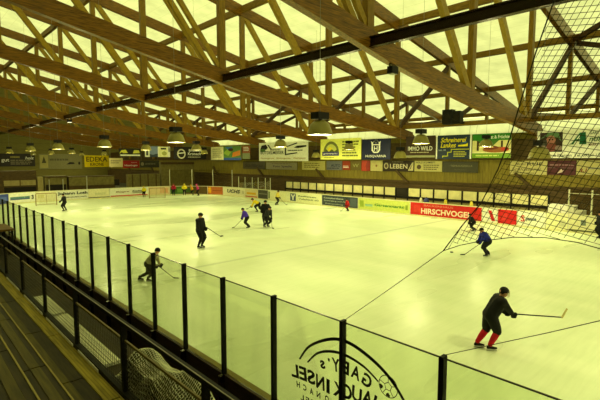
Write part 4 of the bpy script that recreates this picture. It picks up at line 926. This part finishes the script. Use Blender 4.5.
NP = [0]
def person(label, pos, heading, height, pose, cols, stick=None, helmet=(20, 20, 22), vox=.03, cage=False, stick_label=None, extra=None, face=True):
    """cols: jersey, pants, sock, glove, skate. pose in metres for a 1.75 m figure; +x forward, +y left"""
    g = dict(hp=.93, lean=12, feet=((.05, .15), (-.05, -.15)), toes=(0, 0), hl=None, hr=None, headp=5, turn=0, slump=0, lift=(0, 0), out=.1, facing=0)
    g.update(pose); R = math.radians
    hp = g['hp']; P = V((g.get('px', 0), 0, hp)); ln = R(g['lean']); tr = R(g['turn'])
    d = V((math.sin(ln), math.sin(R(g.get('side', 0))), math.cos(ln))).normalized()
    lat = V((-math.sin(tr), math.cos(tr), 0)); lat0 = V((0, 1, 0))
    fwd = lat.cross(V((0, 0, 1)))
    chest = P + d * .4; neck = P + d * .56; hd = (d * .5 + V((.25 * math.sin(ln), 0, .75))).normalized()
    head = neck + hd * .155 + fwd * .02
    top = head.z + .125
    s = height / top
    root = thing('person', label, 'person', None, (pos[0], pos[1], 0), heading)
    def S_(v): return V(v) * s
    f = Fig()
    J, PA, SO, SK, SL = 'jersey', 'pants', 'sock', 'skin', 'jersey'
    BK = {'jersey': 1.17, 'pants': 1.2, 'sock': 1.12}
    def cap(a, b, r0, r1, m): k = BK.get(m, 1) * g.get('bulk', 1); f.cap(S_(a), S_(b), r0 * s * k, r1 * s * k, m)
    # torso
    cap(P + lat0 * .055, P - lat0 * .055, .145, .145, PA)
    cap(P + d * .08 + lat0 * .04, P + d * .22 + lat * .05, .15, .15, J); cap(P + d * .08 - lat0 * .04, P + d * .22 - lat * .05, .15, .15, J)
    cap(P + d * .2 + lat * .05, chest + lat * .075, .145, .145, J); cap(P + d * .2 - lat * .05, chest - lat * .075, .145, .145, J)
    cap(chest + lat * .12 + d * .05, chest - lat * .12 + d * .05, .115, .115, J)
    sh = [neck - d * .065 + lat * .2, neck - d * .065 - lat * .2]
    cap(chest + d * .08, sh[0], .1, .09, J); cap(chest + d * .08, sh[1], .1, .09, J)
    cap(neck - d * .03, neck + hd * .06, .065, .058, SK)
    # head
    fw = (fwd * math.cos(R(g['headp'])) + V((0, 0, -1)) * math.sin(R(g['headp']))).normalized()
    fa = R(g['facing']); fw = V((fw.x * math.cos(fa) - fw.y * math.sin(fa), fw.x * math.sin(fa) + fw.y * math.cos(fa), fw.z)); hu = (V((0, 0, 1)) - fw * fw.z).normalized(); hl = hu.cross(fw)
    cap(head + hu * .03 - fw * .02, head + hu * .03 + fw * .015, .098, .094, SK)
    cap(head - hu * .055 + fw * .03, head - hu * .075 + fw * .045, .07, .045, SK)
    if face:
        cap(head + fw * .105 + hu * .005, head + fw * .118 - hu * .022, .012, .016, SK)
        for k in (1, -1): cap(head + hl * (.098 * k) + hu * .01, head + hl * (.1 * k) - hu * .02, .018, .013, SK)
    # legs
    skates = []
    for k, (fx, fy) in enumerate(g['feet']):
        sd = 1 if k == 0 else -1
        hip = P + lat0 * (.095 * sd) - V((0, 0, .03)); an = V((fx, fy, .17 + g['lift'][k])); ta = R(g['toes'][k]); kd = V((math.cos(ta), math.sin(ta) + .15 * sd, 0))
        kn, an = ik(hip, an, .43, .43, kd)
        mid = hip.lerp(kn, .8)
        cap(hip, mid, .125, .1, PA); cap(mid, kn, .1, .082, PA if cols.get('long') else PA); cap(kn, kn.lerp(an, .45), .078, .074, SO); cap(kn.lerp(an, .45), an, .074, .052, SO)
        skates.append((an, ta, g['lift'][k]))
    # arms
    hands = []
    for k in (0, 1):
        sd = 1 if k == 0 else -1
        h = g['hl'] if k == 0 else g['hr']
        if h is None: h = sh[k] + V((.08, .06 * sd, -.5))
        h = V(h); el, h = ik(sh[k], h, .3, .29, V((-.5, .7 * sd, -.6)))
        cap(sh[k], el, .085, .065, J); cap(el, el.lerp(h, .85), .066, .052, J); cap(el.lerp(h, .8), h, .042, .036, SK if cols['glove'] is None else J)
        hands.append((el, h))
    mats = {J: fm(cols['jersey']), PA: fm(cols['pants']), SO: fm(cols['sock']), SK: mat('skin', SKIN, .5, .05)}
    f.build('body', root, vox * s, mats)
    # jersey hem
    if cols.get('hem'):
        mb = MB(); 
        ring = []
        for i in range(17):
            a = 2 * PI * i / 16; ring.append(S_(P + d * .03 + V((.165 * math.cos(a), .215 * math.sin(a), 0))))
        mb.tube(ring, .018 * s, 6); mb.build('jersey_hem', fm(cols['hem']), root)
    gm = fm(cols['glove'] or SKIN, 'glove')
    ax = None
    if stick: a0, b0 = V(stick[0]), V(stick[1]); ax = (b0 - a0).normalized()
    for k in (0, 1):
        el, h = hands[k]; on = stick and (k in stick[3] if len(stick) > 3 else True)
        glove(root, S_(h), ax if on else V((1, .2, .2)), S_(el - h), 0, gm, .012 * s if vox < .025 else .016 * s, s * 1.15)
    # skates
    for an, ta, lf in skates:
        fd = V((math.cos(ta), math.sin(ta), 0)); z = lf
        b = Fig(); A = V((an.x, an.y, 0)) 
        def sc2(v): return S_(v)
        b.cap(sc2(an + V((0, 0, .03))), sc2(A + V((0, 0, z + .1)) - fd * .01), .055 * s, .05 * s, 'b'); b.cap(sc2(A + V((0, 0, z + .088)) - fd * .05), sc2(A + V((0, 0, z + .085)) + fd * .08), .046 * s, .044 * s, 'b'); b.cap(sc2(A + V((0, 0, z + .085)) + fd * .08), sc2(A + V((0, 0, z + .078)) + fd * .17), .044 * s, .034 * s, 'b')
        o = b.build('skate', root, .02 * s, {'b': fm(cols.get('skate', (20, 20, 20)), 'boot')})
        mb = MB(); mb.beam(sc2(A - fd * .09 + V((0, 0, z + .018))), sc2(A + fd * .19 + V((0, 0, z + .018))), .012 * s, .036 * s)
        for q in (-.05, .12): mb.beam(sc2(A + fd * q + V((0, 0, z + .02))), sc2(A + fd * q + V((0, 0, z + .06))), .02 * s, .05 * s)
        mb.build('blade', M_blade, o)
    # head wear
    mb = MB(); n = 14; hc = head + hu * .035
    prof = [(i, PI * .56 * i / 8) for i in range(9)]
    base = len(mb.v)
    rr = .122
    for i, ph in prof:
        for j in range(n):
            t = 2 * PI * j / n; v = hu * math.cos(ph) + (fw * math.cos(t) + hl * math.sin(t)) * math.sin(ph) * (1.05 + .06 * math.cos(t))
            if math.cos(t) < -.3 and i == 8: v = v - hu * .35
            mb.v.append(tuple(S_(hc + v * rr)))
    for i in range(8):
        for j in range(n): mb.f.append((i * n + j, i * n + (j + 1) % n, (i + 1) * n + (j + 1) % n, (i + 1) * n + j))
    b0_ = len(mb.v)
    for i, ph in prof:
        for j in range(n):
            t = 2 * PI * j / n; v = hu * math.cos(ph) + (fw * math.cos(t) + hl * math.sin(t)) * math.sin(ph) * (1.05 + .06 * math.cos(t))
            if math.cos(t) < -.3 and i == 8: v = v - hu * .35
            mb.v.append(tuple(S_(hc + v * (rr - .012))))
    for i in range(8):
        for j in range(n): mb.f.append((b0_ + i * n + j, b0_ + (i + 1) * n + j, b0_ + (i + 1) * n + (j + 1) % n, b0_ + i * n + (j + 1) % n))
    for j in range(n): mb.f.append((8 * n + j, 8 * n + (j + 1) % n, b0_ + 8 * n + (j + 1) % n, b0_ + 8 * n + j))
    mb.build('helmet' if cols.get('head', 'helmet') == 'helmet' else 'cap', fm(helmet, 'helmet'), root, True)
    if face:
        mb = MB()
        for k in (1, -1): mb.ball(tuple(S_(head + fw * .098 + hl * (.034 * k) + hu * .012)), .011 * s, n=6)
        mb.build('eyes', M_eye, root)
        mb = MB(); mb.tube([S_(head + fw * .092 - hu * .048 + hl * y) for y in (-.026, 0, .026)], .006 * s, 5); mb.build('mouth', mat('lips', (150, 84, 72), .5, .05), root)
    if cage:
        mb = MB()
        for z in (-.1, -.07, -.04, -.01, .02, .05):
            mb.tube([S_(head + hu * z + (fw * math.cos(a) + hl * math.sin(a)) * (.148 - .2 * abs(z + .02) * .3)) for a in [R(x) for x in range(-75, 76, 15)]], .0042 * s, 4)
        for a in range(-75, 76, 25):
            q = fw * math.cos(R(a)) + hl * math.sin(R(a)); mb.tube([S_(head + q * .145 + hu * z) for z in (-.1, -.03, .05)], .0042 * s, 4)
        mb.build('face_cage', M_cage, root)
    if extra: extra(root, S_, P, d, chest, lat, fwd, s, neck)
    if stick:
        M_ = Matrix.Translation((pos[0], pos[1], 0)) @ Matrix.Rotation(heading, 4, 'Z')
        a = M_ @ S_(stick[0]); b = M_ @ S_(stick[1]); c = M_ @ S_(stick[2])
        if abs(c.z) < .2 and abs(b.z) < .25: dz = V((0, 0, .035 - min(b.z, c.z) if min(b.z, c.z) < .035 else 0)); b += dz; c += dz
        st = thing('hockey_stick', stick_label, 'hockey stick', 'hockey sticks', tuple(b)); inv = st.matrix_world.inverted()
        mb = MB(); mb.beam(a, b, .022 * s, .03 * s); o = mb.build('shaft', M_stickw, st); o.matrix_parent_inverse = inv
        e = (c - b); mb = MB(); m_ = b + e * .5 + V((0, 0, .0)); mb.beam(b - e * .05, m_, .015, .065 * s); mb.beam(m_, c, .013, .06 * s); o = mb.build('blade', M_tape if (len(stick) > 4 and stick[4]) else M_dtape, st); o.matrix_parent_inverse = inv
    NP[0] += 1
    return root
deg = math.radians
RIGHT, LEFT, NEAR, AWAY = deg(-43.2), deg(136.8), deg(226.8), deg(46.8)
BLK = (13, 13, 16)
dark = dict(jersey=BLK, pants=(13, 12, 15), sock=(14, 14, 15), glove=(12, 12, 12))
def mark(root, S_, P, d, chest, lat, fwd, s, neck):
    mb = MB()
    for y, z, w, h in ((.05, .1, .05, .02), (-.02, .13, .04, .025)):
        pass
    c = chest - fwd * .135 + d * .02
    mb.beam(S_(c + lat * .03 - d * .06), S_(c + lat * .03 + d * .06), .02 * s, .016 * s); mb.beam(S_(c - lat * .05 - d * .06), S_(c - lat * .05 + d * .06), .02 * s, .016 * s)
    mb2 = MB(); mb2.beam(S_(P + d * .06 - lat * .17 + fwd * .08), S_(P + d * .07 - lat * .19 - fwd * .05), .03 * s, .03 * s)
    mb.build('back_number', fm((170, 170, 170)), root); mb2.build('hip_patch', fm((220, 220, 210)), root)
person('person in black hockey kit with red socks skating right, nearest on the ice', (10.36, 4.27), RIGHT, 1.53,
       dict(hp=.99, lean=30, px=-.02, feet=((-.3, .12), (-.04, -.1)), toes=(-12, -8), hl=(.48, .06, .99), hr=(.60, -.05, .98), headp=4, bulk=1.1),
       dict(jersey=BLK, pants=(12, 11, 14), sock=(206, 20, 40), glove=(18, 18, 20), skate=(24, 26, 22), hem=None), 
       ((.40, .09, .995), (1.86, -.18, .98), (2.02, -.12, 1.2), (0, 1), True), vox=.02, cage=True, stick_label='hockey stick held level by the nearest skater in red socks, pale blade raised', extra=mark)
person('person in dark coaching clothes standing with a stick at left centre of the ice', (11.5, 19.93), deg(-70), 1.85,
       dict(hp=.95, lean=4, feet=((.02, .13), (.02, -.13)), hl=(.22, .2, .93), hr=(.2, -.3, .8), headp=8),
       dict(jersey=(15, 14, 16), pants=(15, 14, 18), sock=(14, 13, 15), glove=(12, 12, 12), head='cap'), ((.16, .36, 1.02), (.55, .95, .5), (.62, 1.12, .5), (0,)), helmet=(26, 22, 20), stick_label='hockey stick of the dark dressed coach at left centre, pointing right')
person('person in black reaching one arm out, standing in front of the Johann Loth board', (11.14, 42.98), LEFT, 1.56,
       dict(hp=.93, lean=8, feet=((.0, .24), (-.0, -.2)), hl=(.3, .35, .95), hr=(.15, -.3, .85)), dark)
person('person crouching on skates with a pale grey vest, behind the near glass', (6.85, 15.75), RIGHT, 1.27,
       dict(hp=.82, lean=40, px=.0, feet=((-.42, .05), (.02, -.12)), lift=(0.0, 0), hl=(.55, .08, .62), hr=(.45, -.12, .74), headp=14),
       dict(jersey=(176, 166, 134), pants=(40, 36, 30), sock=(44, 40, 34), glove=(30, 28, 26)), ((.38, -.16, .86), (1.08, .2, .1), (1.32, .2, .08), (0, 1)), stick_label='hockey stick of the crouching skater behind the near glass',
       extra=lambda root, S_, P, d, chest, lat, fwd, s, neck: Fig().cap(S_(chest + lat * .17 + d * .08), S_(chest - lat * .17 + d * .08), .118 * s, .118 * s, 'y').build('dark_yoke', root, .03 * s, {'y': fm((34, 30, 28))}))
person('person in a purple blue jersey leaning left over a stick', (17.3, 23.7), LEFT + .3, 1.37,
       dict(hp=.9, lean=28, bulk=1.1, feet=((-.08, .1), (-.2, -.1)), hl=(.42, .1, .72), hr=(.5, -.1, .62), headp=10), dict(jersey=(70, 44, 190), pants=(24, 22, 26), sock=(26, 24, 26), glove=(30, 26, 30)), ((.35, .14, .82), (1.0, -.3, .06), (1.2, -.25, .06)), stick_label='hockey stick of the skater in the purple blue jersey')
person('tall person in black standing behind the crouched black skater near centre ice', (19.15, 24.0), NEAR, 1.75, dict(hp=.93, lean=6, feet=((.0, .12), (.0, -.12))), dark)
person('person in black crouching in front of the tall black skater near centre ice', (18.5, 23.1), deg(-85), 1.45,
       dict(hp=.78, lean=30, feet=((.0, .14), (-.1, -.14)), hl=(.4, .15, .6), hr=(.42, -.1, .55)), dict(jersey=(30, 34, 38), pants=(24, 24, 24), sock=(26, 26, 28), glove=(20, 20, 20)), ((.3, .2, .72), (.9, -.3, .06), (1.1, -.3, .06)), stick_label='hockey stick of the crouching black skater near centre ice')
person('person in a yellow jersey bending far forward, near centre ice', (23.4, 30.4), LEFT, 1.22,
       dict(hp=.78, lean=62, px=-.1, feet=((.05, .15), (-.55, -.1)), hl=(.65, .1, .5), hr=(.6, -.1, .45), headp=15), dict(jersey=(226, 196, 30), pants=(22, 20, 22), sock=(24, 22, 22), glove=(24, 22, 22)), ((.55, .15, .6), (.95, -.1, .3), (1.15, -.1, .28)), stick_label='hockey stick of the bending yellow skater')
person('person in a pale yellow jersey with a stick, in front of the right corner boards', (28.5, 33.86), RIGHT + .4, 1.48,
       dict(hp=.88, lean=15, feet=((.12, .18), (-.2, -.12)), hl=(.32, .15, .9), hr=(.4, -.1, .75)), dict(jersey=(222, 200, 90), pants=(24, 22, 24), sock=(26, 24, 26), glove=(24, 22, 22)), ((.25, .2, 1.0), (.95, -.5, .06), (1.15, -.5, .06)), stick_label='hockey stick of the pale yellow skater, reaching right')
person('person in a red jersey by the slate blue board', (29.8, 25.4), LEFT + .4, 1.12,
       dict(hp=.84, lean=20, feet=((.05, .2), (-.05, -.28)), hl=(.35, .12, .75), hr=(.4, -.1, .65)), dict(jersey=(196, 30, 40), pants=(150, 24, 34), sock=(30, 26, 28), glove=(40, 24, 28)), ((.28, .15, .85), (.95, -.1, .06), (1.15, -.1, .06)), stick_label='hockey stick of the small red jersey skater')
person('person in black crouching at the net edge below the HIRSCHVOGEL board', (27.3, 12.6), LEFT, 1.12,
       dict(hp=.78, lean=32, feet=((.1, .16), (-.2, -.14)), hl=(.42, .1, .6), hr=(.4, -.15, .55)), dark)
person('person in a navy jersey stickhandling to the left at the right of the ice', (20.55, 8.85), LEFT, 1.36,
       dict(hp=.86, lean=32, px=-.1, bulk=1.2, feet=((.04, .2), (-.22, -.12)), hl=(.42, .1, .68), hr=(.5, -.12, .58), headp=16), dict(jersey=(30, 40, 150), pants=(20, 20, 24), sock=(24, 24, 34), glove=(20, 20, 26)), ((.32, .16, .8), (1.14, -.1, .07), (1.42, -.05, .07)), stick_label='hockey stick of the navy jersey skater, reaching for the puck')
person('person in black standing at the right edge behind the net', (30.1, 6.25), LEFT, 1.62, dict(hp=.92, lean=10, feet=((.03, .14), (-.03, -.14)), hl=(.3, .2, .85)), dark)
kid = dict(hp=.92, lean=6, feet=((.0, .13), (.0, -.13)))
person('person in a yellow top standing at the left side of the right goal', (22.6, 52.4), NEAR, 1.35, kid, dict(jersey=(236, 214, 30), pants=(26, 24, 24), sock=(26, 24, 24), glove=(30, 28, 24)), helmet=(222, 200, 30))
person('person in a dark red jersey, leftmost of the row before the green board', (26.4, 52.1), NEAR, 1.52, kid, dict(jersey=(170, 30, 60), pants=(26, 22, 26), sock=(30, 24, 28), glove=(30, 26, 28)), helmet=(150, 30, 50))
person('person in a bright yellow jersey before the green board', (27.5, 51.3), NEAR + .3, 1.52, kid, dict(jersey=(230, 210, 40), pants=(30, 28, 28), sock=(40, 36, 32), glove=(30, 28, 26)), helmet=(220, 200, 40))
person('person in an orange yellow jersey beside the pink one', (28.35, 50.7), LEFT + .5, 1.38, dict(hp=.86, lean=22, feet=((.0, .14), (-.1, -.14))), dict(jersey=(226, 166, 30), pants=(30, 26, 26), sock=(40, 34, 30), glove=(30, 28, 26)), helmet=(216, 170, 40))
person('person in a magenta pink jersey, rightmost of the row at the far boards', (28.6, 49.7), LEFT + .3, 1.5, dict(hp=.88, lean=18, feet=((.0, .14), (-.1, -.14))), dict(jersey=(206, 60, 140), pants=(28, 22, 28), sock=(34, 26, 32), glove=(30, 26, 28)), helmet=(190, 60, 130))

# ------------------------------------------------------------------ goals and pucks
def goal(pos, heading, label):
    t = thing('hockey_goal', label, 'goal', 'hockey goals', (pos[0], pos[1], 0), heading)
    mb = MB(); r = .035; w = .915; h = 1.22
    mb.tube([(0, -w, 0), (0, -w, h - .05), (0, -w + .05, h), (0, w - .05, h), (0, w, h - .05), (0, w, 0)], r, 8); mb.build('goal_frame', M_gframe, t)
    mb = MB(); mb.tube([(0, -w, .03), (-.5, -w, .03), (-1.0, -.6, .03), (-1.0, .6, .03), (-.5, w, .03), (0, w, .03)], .025, 6); mb.tube([(0, -w + .05, h), (-.45, -.75, h - .03), (-.55, 0, h - .03), (-.45, .75, h - .03), (0, w - .05, h)], .02, 6)
    mb.tube([(-.55, 0, h - .03), (-1.0, 0, .03)], .02, 6); mb.build('base_frame', M_gframe, t)
    mb = MB()
    for i in range(13):
        y = -.75 + 1.5 * i / 12; mb.tube([(-.5, y, h - .03), (-1.0 + .1 * abs(y), y * .85, .04)], .006, 3)
    for i in range(10):
        z = .05 + (h - .1) * i / 9; x = -1.0 + .47 * i / 9
        mb.tube([(0, -w, z), (x * .75, -w * .95, z), (x, -.6, z), (x, .6, z), (x * .75, w * .95, z), (0, w, z)], .006, 3)
    for i in range(1, 6):
        x = -.1 * i; 
        for sd in (-1, 1): mb.tube([(x, sd * w, .03), (x * .8, sd * (w - .08), h - .02)], .006, 3)
        mb.tube([(x * .9, -w + .06, h - .01), (x * .9, w - .06, h - .01)], .006, 3)
    mb.build('goal_net', M_gnet, t)
M_gframe = mat('worn reddish goal pipe', (150, 116, 70), .5, .2); M_gnet = mat('cream goal net', (208, 196, 140), .8, .1)
goal((11.2, 49.7), NEAR + .5, 'hockey goal left of the black clad person, before the end boards')
goal((23.2, 50.0), NEAR + .5, 'hockey goal beside the yellow topped person, before the end boards')
for p, lb in (((20.1, 10.35), 'black puck at the stick of the navy jersey skater'), ((14.9, 5.9), 'black puck lying right above the nearest skater'), ((17.4, 3.3), 'small black puck at the right, far from the nearest skater')):
    mb = MB(); mb.lathe([(.001, 0), (.07, 0), (.076, .008), (.076, .035), (.07, .042), (.001, .042)], (p[0], p[1], 0), 16); tag(mb.build('puck', M_blackp, None, False), lb, 'puck', 'pucks')
